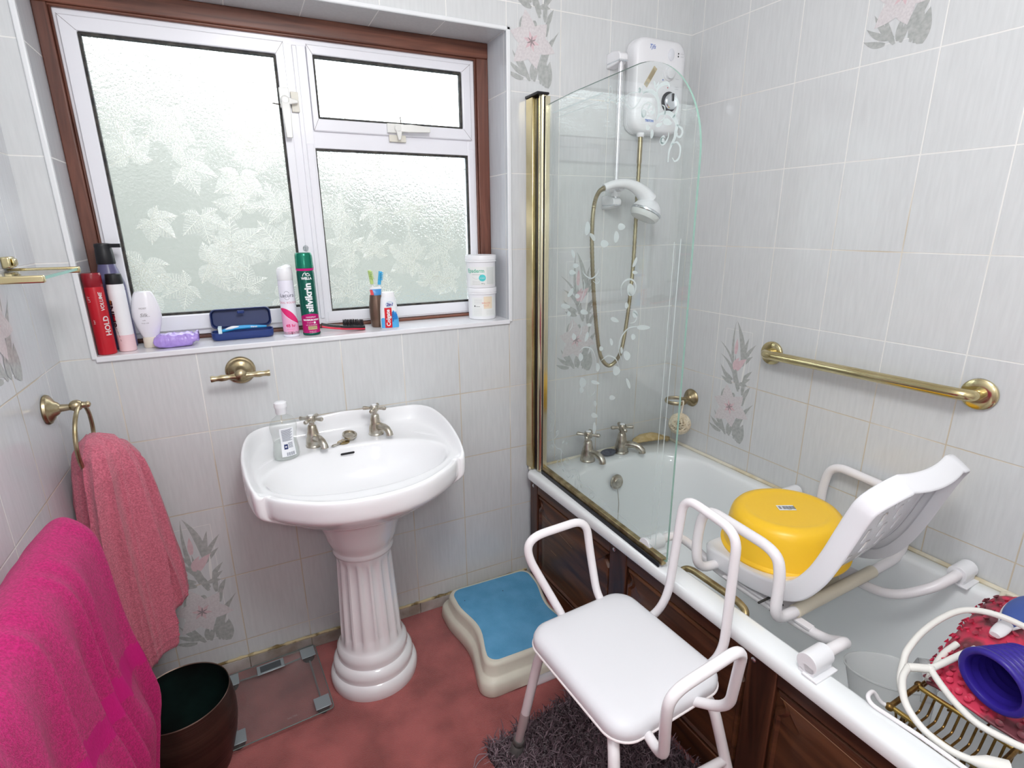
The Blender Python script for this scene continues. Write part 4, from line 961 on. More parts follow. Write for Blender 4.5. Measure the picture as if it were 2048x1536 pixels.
stp = thing('step_stool', 'cream plastic bath step with blue non slip top', 'step', (1.166,-.268,0), -.02)
def PX(x, y, z): return MW[stp] @ Vector((x, y, z))
def outl(hx, hy, r, w, z, n=120):
    pts = rrect(0,0,hx,hy,r,10); P = []
    # densify sides then pinch the waist
    Q = []
    for i, p in enumerate(pts):
        q2 = pts[(i+1) % len(pts)]; L_ = math.hypot(q2[0]-p[0], q2[1]-p[1]); k = max(1, int(L_/.02))
        for j in range(14 if L_ > .1 else 1): 
            t = j/(14 if L_ > .1 else 1); Q.append((p[0]+(q2[0]-p[0])*t, p[1]+(q2[1]-p[1])*t))
    for x, y in Q:
        wob = w*(.5+.5*cos(pi*min(1, abs(y+.03)/(hy*.78)))) if abs(x) > hx*.5 else 0
        zz = z(x, y) if callable(z) else z
        P.append(PX(x-math.copysign(wob, x), y, zz))
    return P
W_ = .026
arch = lambda x, y: .012*max(0, 1-(abs(x)/.10)**4) if y < -.15 and abs(x) < .10 else 0.0
m = MB(); m.loft([outl(.196,.232,.045,W_,arch), outl(.199,.235,.045,W_,.006), outl(.196,.231,.045,W_,.040), outl(.190,.225,.044,W_,.050), outl(.180,.214,.042,W_,.054), outl(.176,.210,.040,W_,.058), outl(.174,.208,.040,W_,.090), outl(.170,.204,.040,W_,.099), outl(.162,.196,.038,W_,.1025), outl(.155,.189,.035,W_,.1025)])
obj('body', m, [M_cream], stp, angle=50)
m = MB(); m.loft([outl(.157,.191,.034,W_,.1015), outl(.157,.191,.034,W_,.1040), outl(.155,.189,.033,W_,.1048)]); 
for px, py in ((-.13,.12), (.02,.11)): m.lathe([(.0022,0),(.001,.0008)], PX(px, py, .1047), 10, mi=1)
obj('top_mat', m, [pm('blue_grip_mat', S(104,172,214), .75, col2=S(88,158,200), noise_scale=16, bump=.35, bump_scale=420, detail=7), M_dark], stp)
m = MB(); LX = lambda a, b, l=0: PX(.045+a, -.2086-.0006-l, .074+b)
m.grid(lambda u, v: LX(-.045+.09*u, -.012+.024*v), 3, 3, 0)
for i in range(9): m.grid(lambda u, v, i=i: LX(.012+.0032*i+(.0016 if i % 3 else .0024)*u, -.008+.016*v, .0004), 2, 2, 1)
put_text(m, 'BATH STEP', .006, lambda a, b: LX(-.020+a, .006+b, .0004), 1); m.grid(lambda u, v: LX(-.042+.045*u, -.007+.002*v, .0004), 2, 2, 1)
obj('label', m, [pm('label_white', S(240,242,246), .5), pm('ink_black2', S(50,50,54), .5)], stp)

# shaggy rug
rug = thing('rug', 'dark plum grey shaggy bath rug under the white stool', 'rug', (1.16,-.93,0), .13)
def RX(x, y, z): return MW[rug] @ Vector((x, y, z))
HX, HY = .225, .31
m = MB(); m.slab([RX(x, y, .001) for x, y in rrect(0,0,HX,HY,.02,4)], (0,0,1), .006); obj('backing', m, [pm('rug_backing', S(70,58,64), .95)], rug)
m = MB(); R = random.Random(21)
for i in range(11500):
    x, y = R.uniform(-HX,HX), R.uniform(-HY,HY)
    h = R.uniform(.022,.042); lean = R.uniform(.3,1.5); a = R.uniform(0,2*pi); clump = noise.noise((x*22, y*22, 0)); a += clump*3
    d = Vector((cos(a), sin(a), 0)); sd = Vector((-sin(a), cos(a), 0))*R.uniform(.0011,.0019)
    o = Vector((x, y, .006)); p1 = o+d*(h*lean*.35)+Vector((0,0,h*.62)); p2 = o+d*(h*lean*.8)+Vector((0,0,h*(.95-.25*lean)))
    mi = 0 if R.random() < .62 else (1 if R.random() < .6 else 2)
    vs = [RX(*(o-sd)), RX(*(o+sd)), RX(*(p1+sd)), RX(*(p1-sd)), RX(*(p2+sd*.35)), RX(*(p2-sd*.35))]
    m.add(vs, [(0,1,2,3),(3,2,4,5)], mi)
o = obj('pile', m, [pm('pile_plum', S(104,84,92), .8, sheen=.4), pm('pile_dark', S(70,54,60), .85), pm('pile_light', S(150,128,136), .75, sheen=.4)], rug, angle=180); o['kind'] = 'stuff'
m = MB(); m.tube(sp([RX(-HX+.01,HY-.015,.008), RX(-HX-.03,HY-.02,.006), RX(-HX-.058,HY-.035,.004), RX(-HX-.075,HY-.045,.004)], 6), .0014, 6); m.tube(sp([RX(-HX+.01,HY-.02,.008), RX(-HX-.025,HY-.005,.012), RX(-HX-.05,HY-.025,.006)], 6), .0012, 6); obj('loose_thread', m, [MATS['pile_light']], rug)

# white perching stool
sl = thing('shower_stool', 'white padded shower stool with tubular arms and backrest', 'stool', (1.143,-.922,0), .07)
def seat_ring(h, z): 
    return [MW[sl] @ Vector((x, y, z)) for x, y in rrect(0,0,.158+h,.178+h,.055+h*.5,10)]
m = MB(); m.loft([seat_ring(-.012,.440), seat_ring(-.003,.443), seat_ring(.0,.450), seat_ring(.0,.462), seat_ring(-.004,.472), seat_ring(-.014,.479), seat_ring(-.035,.4835), seat_ring(-.07,.485), seat_ring(-.11,.4855)]); obj('seat', m, [pm('white_vinyl', S(228,228,232), .42)], sl, angle=60)
m = MB(); m.tube(seat_ring(.0002,.445), .0028, 8, closed=True); obj('seat_piping', m, [pm('white_piping', S(240,232,232), .35)], sl)
TRD = .0108
m = MB(); m.tube(bend([(1.05,-.80,.432),(1.098,-.752,.440),(1.008,-.698,.640),(1.022,-.694,.684),(1.188,-.694,.692),(1.196,-.705,.60),(1.205,-.735,.470),(1.225,-.78,.436)], .045), TRD, 16); obj('armrest', m, [M_wcoat], sl)
m = MB(); m.tube(bend([(1.085,-1.045,.434),(1.060,-1.165,.452),(1.028,-1.192,.600),(1.030,-1.198,.655),(1.205,-1.196,.682),(1.232,-1.160,.486),(1.200,-1.06,.436)], .042), TRD, 16); obj('armrest', m, [M_wcoat], sl)
m = MB(); m.tube(bend([(1.24,-.825,.436),(1.312,-.838,.440),(1.330,-.866,.52),(1.338,-.884,.812),(1.338,-1.046,.800),(1.330,-1.052,.50),(1.312,-1.028,.438),(1.24,-1.01,.434)], .045), TRD, 16); obj('backrest', m, [M_wcoat], sl)
legs = [((1.022,-.800,.436),(1.005,-.775,.40),(.968,-.702,.0)), ((1.262,-.795,.436),(1.275,-.775,.40),(1.325,-.712,.0)), ((1.025,-1.05,.436),(1.005,-1.085,.41),(.965,-1.165,.0)), ((1.262,-1.045,.436),(1.278,-1.085,.40),(1.345,-1.175,.0))]
for a, b2, c in legs:
    a, b2, c = Vector(a), Vector(b2), Vector(c); c2 = b2+(c-b2)*.68; c3 = b2+(c-b2)*.86
    m = MB(); m.tube(bend([a, b2, c2], .03), .0125, 16); lg = obj('leg', m, [M_wcoat], sl)
    m = MB(); m.cyl(c2-(c-b2)*.12, c3, .0118, 16); m.cyl(c2-(c-b2)*.14, c2+(c-b2)*.02, .0129, 16); obj('leg_extension', m, [M_grey], lg)
    m = MB(); dd = (c-b2).normalized(); m.lathe([(.0150,-.016),(.0165,-.012),(.0165,-.004),(.0150,.0)], c3-dd*.005, 20, dd); m.lathe([(.0140,0),(.0180,.006),(.0185,.045),(.0200,.052)], c3+dd*.002, 20, dd); 
    vs = [Vector((v.x, v.y, max(v.z, .009))) for v in m.v]; m.v = vs
    obj('ferrule', m, [pm('ferrule_grey', S(92,90,88), .6)], lg)
for i, j, f in ((0,1,.26), (2,3,.34)):
    pa = Vector(legs[i][1])+(Vector(legs[i][2])-Vector(legs[i][1]))*f; pb = Vector(legs[j][1])+(Vector(legs[j][2])-Vector(legs[j][1]))*f
    m = MB(); m.cyl(pa, pb, .0105, 16); obj('cross_bar', m, [M_wcoat], sl)
m = MB(); m.tube(bend([(1.03,-.79,.434),(1.26,-.785,.434),(1.26,-1.06,.434),(1.03,-1.06,.434),(1.03,-.80,.434)], .03), .010, 12); obj('seat_frame', m, [M_wcoat], sl)

# ================================================================== bath with panel, taps and fittings
RZ = .52; BA = .712; BL = 1.70
bt = thing('bathtub', 'white enamel bathtub along the tiled right wall', 'bathtub', tuple(B(BA/2, BL/2, 0)), TH)
def tub_ring(a0, a1, s0, s1, r, z, n=12):
    return [B(a, s, z(a, s) if callable(z) else z) for a, s in rrect((a0+a1)/2, (s0+s1)/2, (a1-a0)/2, (s1-s0)/2, r, n)]
m = MB()
m.loft([tub_ring(.006,BA-.014,.006,BL-.01,.02,.486), tub_ring(.002,BA-.002,.002,BL-.002,.02,.484), tub_ring(.001,BA,.001,BL,.022,.490), tub_ring(.001,BA,.001,BL,.022,.507), tub_ring(.004,BA-.004,.004,BL-.004,.024,.516), tub_ring(.012,BA-.012,.012,BL-.012,.028,.520),
        tub_ring(.045,.655,.100,1.605,.20,.520), tub_ring(.053,.648,.108,1.598,.20,.517), tub_ring(.058,.643,.114,1.592,.20,.508), tub_ring(.068,.634,.124,1.575,.20,.46), tub_ring(.082,.620,.140,1.53,.19,.34), tub_ring(.10,.600,.160,1.47,.17,.22), tub_ring(.13,.570,.19,1.42,.15,.155), tub_ring(.18,.52,.24,1.36,.12,.135), tub_ring(.25,.45,.34,1.26,.08,.130)], False, True)
obj('tub', m, [M_enamel], bt, angle=75)
tap(bt, tuple(B(.452,.052,.5205)), 1.25, TH+.15, M_nickel, .040); tap(bt, tuple(B(.281,.054,.5205)), 1.25, TH+.55, M_nickel, .046)
m = MB(); oc = B(.368,.137,.440); ax = Vector(B(0,1,0)-B(0,0,0))+Vector((0,0,.15)); m.lathe([(.030,0),(.031,.003),(.028,.008),(.016,.010),(.014,.012),(.004,.013)], oc, 32, ax); ov = obj('overflow', m, [M_nickel], bt)
m = MB(); p0 = oc+Vector((0,-.010,-.028))
for k in range(60): m.ball(p0+Vector((.004*sin(k*.1), -.0004*k, -.0032*k)), .0019, 6)
obj('plug_chain', m, [M_nickel], ov)
m = MB(); m.tube(bend(BP([(.640,.735,.47),(.612,.740,.49),(.608,.765,.500),(.606,.925,.500),(.610,.955,.49),(.640,.96,.465)]), .02), .0095, 12, flat=(.8,1.0)); obj('grab_handle', m, [M_oldgold], bt)

# bath panel
M_mah = wood_mat('mahogany_panel', S(56,32,22), S(106,66,42), (3,3,26), .28); M_mahv = wood_mat('mahogany_stile', S(50,28,20), S(94,56,38), (26,26,3), .28)
bp_ = thing('bath_cladding', 'dark mahogany bath side panel with raised fields', 'bath panel', tuple(B(.69, .85, 0)), TH)
PA = .693
def pbox(m, s0, s1, z0, z1, a0, a1, mi=0): m.box((s0, a0, z0), (s1, a1, z1), mi, lambda s, a, z: B(a, s, z))
m = MB(); pbox(m, .004, 1.69, .0, .484, .672, .680)
obj('board', m, [M_mah], bp_)
cols = [(.004,.058),(.508,.588),(1.030,1.105),(1.56,1.69)]
for s0, s1 in cols:
    m = MB(); pbox(m, s0, s1, .002, .484, .680, PA); obj('stile', m, [M_mahv], bp_, bevel=.003)
for (a_, b_), (c_, d_) in zip(cols, cols[1:]):
    for z0, z1 in ((.432,.484), (.002,.085)):
        m = MB(); pbox(m, b_, c_, z0, z1, .680, PA-.0008); obj('rail', m, [M_mah], bp_, bevel=.003)
for (a_, b_), (c_, d_) in zip(cols, cols[1:]):
    m = MB(); s0, s1, z0, z1 = b_+.004, c_-.004, .088, .428
    def ogee(ins, aa):
        lo, hi = s0+ins, s1-ins; zb, zt = z0+ins, z1-ins; P = [B(aa, lo, zb), B(aa, hi, zb)]
        sh = .055
        for k in range(9): t = k/8; P.append(B(aa, hi-.018*sin(pi*t), zt-sh+sh*t*1.0-.0))
        for k in range(9): t = k/8; P.append(B(aa, lo+.018*sin(pi*(1-t)), zt-sh*t))
        return P
    m.loft([ogee(0,.682), ogee(.004,.690), ogee(.010,.692), ogee(.016,.6855), ogee(.045,.6915), ogee(.052,.692)], False, True); obj('raised_field', m, [M_mah], bp_, angle=30)
for s in (.030, .529, 1.044, 1.62):
    m = MB(); m.lathe([(.007,0),(.0065,.002),(.004,.0038),(.001,.0042)], B(PA-.0005, s, .456), 16, B(1,0,0)-B(0,0,0)); obj('screw', m, [M_chrome], bp_)
m = MB()
for s0, z0, s1, z1 in ((.10,.36,.30,.33),(.62,.30,.80,.285),(1.12,.415,1.46,.40),(.16,.24,.20,.238)): m.band([B(.6932, s0, z0), B(.6932, s1, z1)], B(1,0,0)-B(0,0,0), .0014)
obj('scratches', m, [pm('scratch', S(172,140,112), .5)], bp_)

# ================================================================== shower screen
SX_ = 1.402
ss = thing('shower_screen', 'curved top glass shower screen with etched scrolls and gold hinge post', 'shower screen', (SX_, -.4, .521))
M_scr = thin_glass('screen_glass', (.965,.985,.978,1), ior=1.52); M_scre = pm('screen_edge', S(138,172,160), .12, spec=.6)
Y0s, Y1s, ZB, ZTs, CR = -.088, -.778, .545, 1.818, .235
outl_ = [(Y0s, ZB), (Y1s, ZB)]+[(Y1s+CR-CR*cos(t), ZTs-CR+CR*sin(t)) for t in [pi/2*k/24 for k in range(25)]]+[(Y0s-.16, ZTs-.004), (Y0s, ZTs-.012)]
m = MB()
n_ = len(outl_); L0 = [Vector((SX_-.003, y, z)) for y, z in outl_]; L1 = [Vector((SX_+.003, y, z)) for y, z in outl_]
m.add(L0, [tuple(range(n_))], 0); m.add(L1, [tuple(reversed(range(n_)))], 0); m.add(L0+L1, [(i, (i+1) % n_, n_+(i+1) % n_, n_+i) for i in range(n_)], 1)
pane = obj('glass', m, [M_scr, M_scre], ss, flat=True)
def etch_at(u, v):     # drawing coordinates of the ornament -> the glass plane
    d = BAS @ Vector(((u-1024)/FPX, 1, -(v-768)/FPX)); t = (SX_-.0034-CAM.x)/d.x; return CAM+d*t
EX = (-1, 0, 0); em = MB()
def zc(o, k): return lambda p: (o[0]+p[0]*k, o[1]+p[1]*k)
zA = zc((1160,60), 280/1536); zB = zc((1040,440), 520/1536); zC = zc((1060,820), 300/1355); zP = zc((0,0), 1)
def cur(z, pts, w, closed=False, taper=True, n=7):
    P = [etch_at(*z(p)) for p in pts]
    if len(P) > 2: P = sp(P, n, closed)
    k = len(P)
    ww = [w*(.35+.65*min(1, 3*min(i, k-1-i)/k)) for i in range(k)] if taper and len(pts) > 2 else w
    em.band(P, EX, ww)
def blob(z, c, rx, ry, ang=0.0):
    a0 = math.radians(ang); P = []
    for k in range(18):
        t = 2*pi*k/18; x = rx*cos(t); y = ry*sin(t)*(1-.25*cos(t)); P.append(etch_at(*z((c[0]+x*cos(a0)-y*sin(a0), c[1]+x*sin(a0)+y*cos(a0)))))
    em.flat(P)
for a, b, w in (((1105.6,226),(1205.4,186),.0042), ((1105.6,226),(1096,760),.0016), ((1110.5,236),(1200,203.5),.0022), ((1110.5,236),(1101,740),.0011),
                ((1362,478),(1310,1097),.0030), ((1349,484),(1301,1079),.0020), ((1301,1079),(1197,997),.0020), ((1310,1097),(1195,1008),.0034)):
    cur(zP, (a, b), w)
cur(zA, [(338,742),(352,700),(350,640),(336,616),(322,635),(322,690),(332,738),(305,738),(286,765),(292,792),(320,795),(345,770),(378,784),(405,805),(428,778),(455,738),(485,745),(497,790),(525,840),(560,863),(600,850),(640,795),(668,745),(700,695),(750,675)], .0040)
cur(zA, [(690,610),(690,680),(740,668),(790,678),(835,715),(862,790),(866,880),(852,960),(838,985)], .0092)
cur(zA, [(845,710),(850,650),(880,610),(925,588),(965,590),(985,625)], .0085)
cur(zA, [(820,1000),(826,920),(805,838),(755,797),(708,815),(682,860),(676,915),(690,953),(716,945),(722,905)], .0034)
blob(zA, (700,918), 26, 46, 10); blob(zA, (757,845), 10, 34, 20); blob(zA, (795,905), 22, 24, -30)
cur(zA, [(842,975),(880,925),(930,908),(985,915),(1040,970),(1062,1040),(1052,1110),(1040,1180),(1002,1262),(975,1340),(966,1450)], .0105)
cur(zA, [(975,1120),(966,1180),(940,1230),(905,1252),(884,1225),(895,1185),(920,1165),(935,1185)], .0065); blob(zA, (905,1215), 24, 36, 0)
cur(zA, [(1062,1040),(1090,1060),(1118,1085),(1122,1130),(1100,1170),(1070,1165),(1070,1130)], .0060); cur(zA, [(1040,740),(1068,780),(1072,850),(1050,920),(1020,960)], .0075)
blob(zA, (822,600), 12, 46, -12); blob(zA, (850,600), 10, 30, 25); blob(zA, (655,660), 12, 30, 0); cur(zA, [(640,650),(660,640),(664,680),(645,690)], .003); cur(zA, [(505,760),(510,720),(560,690),(640,680),(680,640)], .0024)
cur(zA, [(1000,1260),(1060,1230),(1100,1290),(1085,1400),(1040,1440),(1010,1400)], .005); blob(zA, (790,1140), 18, 50, 5); blob(zA, (745,1070), 22, 30, 0); cur(zA, [(900,820),(930,850),(925,960),(880,1000)], .004)
blob(zA, (960,1010), 50, 36, 20); blob(zA, (870,1040), 40, 20, -25)
# the scatter of leaves and tendrils in the middle
for x, y, rx, ry, an in ((400,50,16,40,5),(500,140,24,22,0),(570,100,15,34,5),(600,40,22,20,0),(315,200,10,26,-15),(330,270,18,14,0),(310,310,20,14,10),(680,250,9,32,22),(680,310,16,10,10),(630,505,11,18,0),(680,555,16,22,0),(730,635,40,14,0),(560,590,26,13,25),(270,510,28,15,10),(290,555,12,15,0),(380,545,24,15,15),(320,690,14,20,0),(395,690,10,30,15),(540,720,9,22,-10),(670,690,13,18,0),(600,770,8,20,0),(632,800,20,28,-15),(360,810,14,24,0),(570,890,22,28,0),(460,870,12,26,0),(372,960,20,30,0),(445,960,26,11,15),(365,1005,13,17,0),(545,1050,18,14,0),(640,965,9,32,-18),(445,1085,9,18,0),(440,1155,20,14,20),(440,1230,10,34,2),(430,100,12,26,-30),(655,412,22,36,0),(300,430,12,30,30),(340,450,14,14,0),(410,620,14,10,0),(480,760,12,14,0)):
    blob(zB, (x, y), rx, ry, an)
for pts, w in (([(370,280),(380,320),(420,345),(455,320),(465,290)],.0042), ([(600,450),(598,395),(620,360),(655,350),(682,375),(680,420),(660,445),(640,425)],.0050), ([(345,510),(368,455),(382,390),(375,350)],.0035), ([(480,830),(520,803),(565,820),(585,870)],.0045), ([(600,830),(585,770),(595,700),(640,640),(700,628)],.0045), ([(350,775),(380,752),(420,760),(442,800),(452,865)],.0042), ([(430,360),(455,375),(470,360),(455,340)],.0030), ([(390,1000),(410,1040),(440,1020),(440,980)],.0026), ([(665,540),(690,560),(680,600),(650,610)],.003), ([(300,560),(310,620),(290,660)],.003), ([(355,600),(365,650),(345,700)],.003)):
    cur(zB, pts, w)
# the vine climbing the lower hinge corner
cur(zC, [(190,0),(222,50),(215,140),(200,200),(206,280),(240,340),(283,362),(280,430),(297,500),(340,553),(400,535),(437,565),(455,640),(490,680),(540,705),(580,758),(570,790),(545,800),(540,760),(556,750)], .0042)
for pts in ([(206,280),(235,240),(262,215),(255,188),(235,200),(245,225)], [(283,362),(330,430),(362,455),(350,490),(322,480),(325,445),(345,440)], [(297,500),(262,512),(245,480),(258,452),(280,465)], [(340,553),(362,590),(345,612),(330,590)], [(455,640),(430,625),(425,595),(442,590)], [(190,120),(175,160),(185,190),(205,180)], [(195,310),(180,340),(200,350)], [(205,100),(180,60),(190,30)], [(245,400),(225,420),(240,440)]):
    cur(zC, pts, .0030)
for x, y, rx, ry, an in ((310,470,6,14,20),(300,545,5,16,-30),(385,600,6,18,30),(460,690,5,12,0),(300,290,6,16,30),(330,300,5,12,10),(205,325,10,12,0)): blob(zC, (x, y), rx, ry, an)
m_et = thin_glass('etched_frost', (.88,.94,.93,1), .80, (.80,.89,.88,1), .3, 1.3)
obj('etched_ornament', em, [m_et], pane, flat=True)
m = MB(); m.box((1.372,-.048,.523), (1.410,-.001,1.838)); m.box((1.386,-.058,.523),(1.410,-.047,1.836),1); obj('wall_profile', m, [M_gold, M_black], ss, bevel=.003)
m = MB(); m.tube([(1.399,-.070,.523),(1.399,-.070,1.838)], .0145, 20); m.box((1.394,-.098,.530),(1.410,-.075,1.832)); m.box((1.3925,-.0925,.53),(1.394,-.0875,1.832),1); obj('hinge_post', m, [pm('silvery_gold', S(214,206,176), .14, 1.0), M_black], ss, bevel=.0015)
m = MB(); m.box((1.368,-.088,1.838),(1.413,.0-.001,1.846)); obj('post_cap', m, [M_black], ss, bevel=.003)
m = MB(); m.box((1.3935,-.768,.529), (1.4105,-.092,.551)); obj('bottom_rail', m, [M_oldgold], ss, bevel=.002)
m = MB(); m.box((1.389,-.760,.5205), (1.3935,-.092,.535)); obj('drip_seal', m, [M_black], ss, bevel=.001)

# ================================================================== electric shower
sh_ = thing('electric_shower', 'white electric shower unit on the wall behind the glass screen', 'shower unit', (1.883,0,1.9))
bx0, bx1, bz0, bz1 = 1.769, 1.997, 1.755, 2.062
def sring(ins, y, r=.045): return [Vector((x, y, z)) for x, z in rrect((bx0+bx1)/2, (bz0+bz1)/2, (bx1-bx0)/2-ins, (bz1-bz0)/2-ins, r, 8)]
m = MB(); m.loft([sring(.004,-.0005), sring(0,-.006), sring(0,-.020)]); obj('back_plate', m, [M_wplast], sh_)
m = MB(); m.loft([sring(.001,-.0205), sring(0.001,-.042), sring(.004,-.054), sring(.012,-.061), sring(.03,-.0645), sring(.06,-.0653,.03)]); cv = obj('cover', m, [M_wplast], sh_, angle=60)
m = MB(); m.lathe([(.024,0),(.024,.004),(.021,.006),(.019,.006)], (1.912,-.0645,1.952), 32, (0,-1,0)); m.lathe([(.019,.004),(.018,.016),(.014,.018)], (1.912,-.0645,1.952), 28, (0,-1,0)); obj('power_dial', m, [M_wplast], sh_)
m = MB(); m.lathe([(.034,0),(.034,.003),(.030,.006)], (1.921,-.0645,1.861), 36, (0,-1,0), mi=1); m.lathe([(.027,.003),(.027,.018),(.024,.021),(.008,.022)], (1.921,-.0645,1.861), 36, (0,-1,0)); m.box((1.918,-.0895,1.861),(1.924,-.0850,1.885),1); obj('temperature_dial', m, [M_chrome, M_dark], sh_)
m = MB(); m.lathe([(.017,0),(.0165,.004),(.012,.006)], (1.918,-.0648,2.012), 28, (0,-1,0), squash=(.75,1.15)); obj('start_button', m, [pm('button_white', S(228,230,236), .3)], sh_)
m = MB()
for z in (2.010, 2.019): m.lathe([(.0028,0),(.002,.001)], (1.952,-.0650,z), 12, (0,-1,0))
obj('indicator', m, [M_dark], sh_)
FX = lambda ox, oz: (lambda a, b: Vector((ox+a, -.0658, oz+b)))
m = MB(); put_text(m, 'Tjfs', .019, FX(1.833,2.028), 0, shear=.35); put_text(m, 'TRITON', .0105, FX(1.837,1.794), 0, bold=.0004)
for z in (1.912,1.905,1.938): m.band([FX(1.954,z)(-.008,0), FX(1.954,z)(.008,0)], (0,-1,0), .0009, 1)
for z in (2.010,2.019): m.band([FX(1.966,z)(-.006,0), FX(1.966,z)(.010,0)], (0,-1,0), .0009, 1)
m.band([FX(1.888,1.930)(-.002,0), FX(1.888,1.930)(.002,0)], (0,-1,0), .004, 0); m.band([FX(1.912,1.907)(-.002,0), FX(1.912,1.907)(.002,0)], (0,-1,0), .004, 2)
obj('lettering', m, [pm('ink_blue', S(70,110,200), .4), pm('ink_lightgrey', S(190,190,196), .5), pm('ink_red2', S(200,60,60), .5)], sh_)
m = MB(); ca, sa_ = cos(.98), sin(.98); ST = lambda a, b, l=.0: Vector((1.832+a*ca-b*sa_, -.0656-l, 1.935+a*sa_+b*ca))
m.slab([ST(-.037,-.0085), ST(.037,-.0085), ST(.037,.0085), ST(-.037,.0085)], (0,-1,0), .0008)
R = random.Random(4)
for i in range(5): put_text(m, ''.join(R.choice('mnuwaeo') for _ in range(16)), .0042, lambda a, b, i=i: ST(.008+a, .0055-.0028*i+b, .0012), 1)
m.flat([ST(-.034,-.006,.0011), ST(-.022,-.006,.0011), ST(-.022,.006,.0011), ST(-.034,.006,.0011)], 2)
obj('warning_sticker', m, [pm('sticker_buff', S(214,200,170), .5), pm('ink_brown', S(120,100,70), .6), pm('sticker_grey', S(196,190,172), .5)], sh_)
m = MB(); m.lathe([(.014,0),(.014,.010),(.011,.014)], (1.818,-.045,1.756), 20, (0,0,-1)); obj('outlet', m, [M_wplast], sh_)

rr_ = thing('riser_rail', 'slim chrome and white shower riser rail beside the shower unit', 'rail', (1.707,-.06,1.75))
m = MB()
def brk(zc, up):
    pts = [(.0,-.022),(.0,.024),(-.030,.026),(-.066,.018),(-.076,.008),(-.076,-.008),(-.06,-.016)]
    a = [Vector((1.690,y,zc+z)) for y, z in pts]; m.slab(a, (1,0,0), .034, 0)
    m.box((1.6885,-.0775,zc-.012),(1.7255,-.004,zc-.006),1)
brk(1.980, 1); obj('wall_bracket', m, [M_wplast, M_chrome], rr_, bevel=.004)
m = MB(); brk(1.515, 0); obj('wall_bracket', m, [M_wplast, M_chrome], rr_, bevel=.004)
m = MB(); m.cyl((1.707,-.060,1.507), (1.707,-.060,1.972), .0085, 20); obj('rod', m, [pm('bright_rod', S(232,232,236), .18, .6)], rr_)
m = MB(); m.cyl((1.707,-.060,1.535), (1.707,-.060,1.588), .017, 24); m.tube([(1.707,-.070,1.562),(1.700,-.105,1.566)], [.012,.014], 16); m.cyl((1.692,-.060,1.56),(1.672,-.060,1.56),.012,18); obj('slider', m, [M_wplast], rr_)

hs = thing('hand_shower', 'white hand shower on flexible brass hose in the riser rail holder', 'shower head', (1.72,-.125,1.52))
P = sp([(1.612,-.122,1.560),(1.650,-.123,1.572),(1.695,-.124,1.576),(1.735,-.126,1.568),(1.772,-.128,1.548),(1.800,-.130,1.520)], 6)
m = MB(); kk = len(P); m.tube(P, [.0125+.020*(i/(kk-1))**2.2 for i in range(kk)], 24)
fd = Vector((-.42,.06,-.9)).normalized(); fc = Vector((1.796,-.130,1.487))
m.lathe([(.010,-.040),(.030,-.034),(.044,-.020),(.052,-.004),(.054,.004)], fc, 36, fd); obj('handset', m, [M_wplast], hs)
m = MB(); m.lathe([(.0545,.002),(.0565,.004),(.0565,.010),(.0545,.012)], fc, 40, fd); obj('chrome_rim', m, [M_chrome], hs)
m = MB(); m.lathe([(.0540,.011),(.0525,.022),(.046,.031),(.02,.036)], fc, 40, fd); obj('spray_face', m, [pm('spray_face_white', S(232,234,232), .35)], hs)
hp_ = sp([(1.618,-.122,1.562),(1.592,-.120,1.545),(1.576,-.118,1.500),(1.574,-.114,1.404),(1.586,-.112,1.249),(1.604,-.108,1.120),(1.628,-.100,1.005),(1.652,-.092,.945),(1.690,-.085,.912),(1.728,-.080,.925),(1.757,-.076,.970),(1.780,-.070,1.080),(1.796,-.064,1.200),(1.806,-.058,1.312),(1.814,-.050,1.523),(1.818,-.046,1.700),(1.818,-.045,1.742)], 22)
m = MB(); kk = len(hp_); m.tube(hp_, [.0078 if i % 2 else .0066 for i in range(kk)], 12); m.tube(hp_[-30:], .0088, 14); m.tube(hp_[:10], .0088, 14); obj('hose', m, [pm('hose_brass', S(176,166,134), .3, .9, col2=S(150,138,108), noise_scale=18)], hs)

# ================================================================== bath-end bits
m = MB()
def sponge(u, v):
    a = 2*pi*u; r = v; x = .088*cos(a)*r*(1+.1*cos(2*a)); y = .034*sin(a)*r
    return Vector((1.955+x, -.058+y-.03*(x+.02), .535+.034*(1-((x+.02)/.10)**2)*(1-.5*r)-.012*(1 if x > .06 else 0)*r+.004*noise.noise((x*40, y*60, 1))))
m.grid(sponge, 40, 12, closed_u=True)
o = obj('loofah_pad', m, [pm('loofah_tan', S(214,190,142), .9, col2=S(192,164,112), noise_scale=60, bump=.8, bump_scale=220)], None, solid=.009, loc=(1.955,-.058,.521)); tag(o, 'tan curved loofah pad on the corner of the bath rim', 'loofah')
for v in o.data.vertices: v.co.z = max(v.co.z, .010)
m = MB(); m.ball((1.722,-.066,.533), .036, 26, sc=(1,.62,.34))
o = obj('scouring_pad', m, [pm('pad_slate', S(92,98,112), .9, col2=S(60,66,80), noise_scale=120, bump=1, bump_scale=300)], None, loc=(1.722,-.066,.521)); tag(o, 'dark slate scouring pad on the bath rim between the bath taps', 'scouring pad')
td = thing('tumbler_ring', 'antique brass tumbler ring on the right wall above bath corner', 'holder', tuple(B(0,.151,.743)))
nA_ = B(1,0,0)-B(0,0,0)
m = MB(); m.lathe([(.036,0),(.037,.003),(.034,.008),(.029,.010),(.026,.014),(.017,.018),(.012,.024),(.0095,.032),(.009,.046)], B(0,.151,.743), 36, nA_); obj('rose', m, [M_brass], td)
m = MB(); m.tube([B(.085+.041*cos(t), .148+.041*sin(t), .742) for t in [2*pi*k/48 for k in range(48)]], .0062, 12, closed=True, flat=(1.25,.7)); obj('ring', m, [M_brass], td)
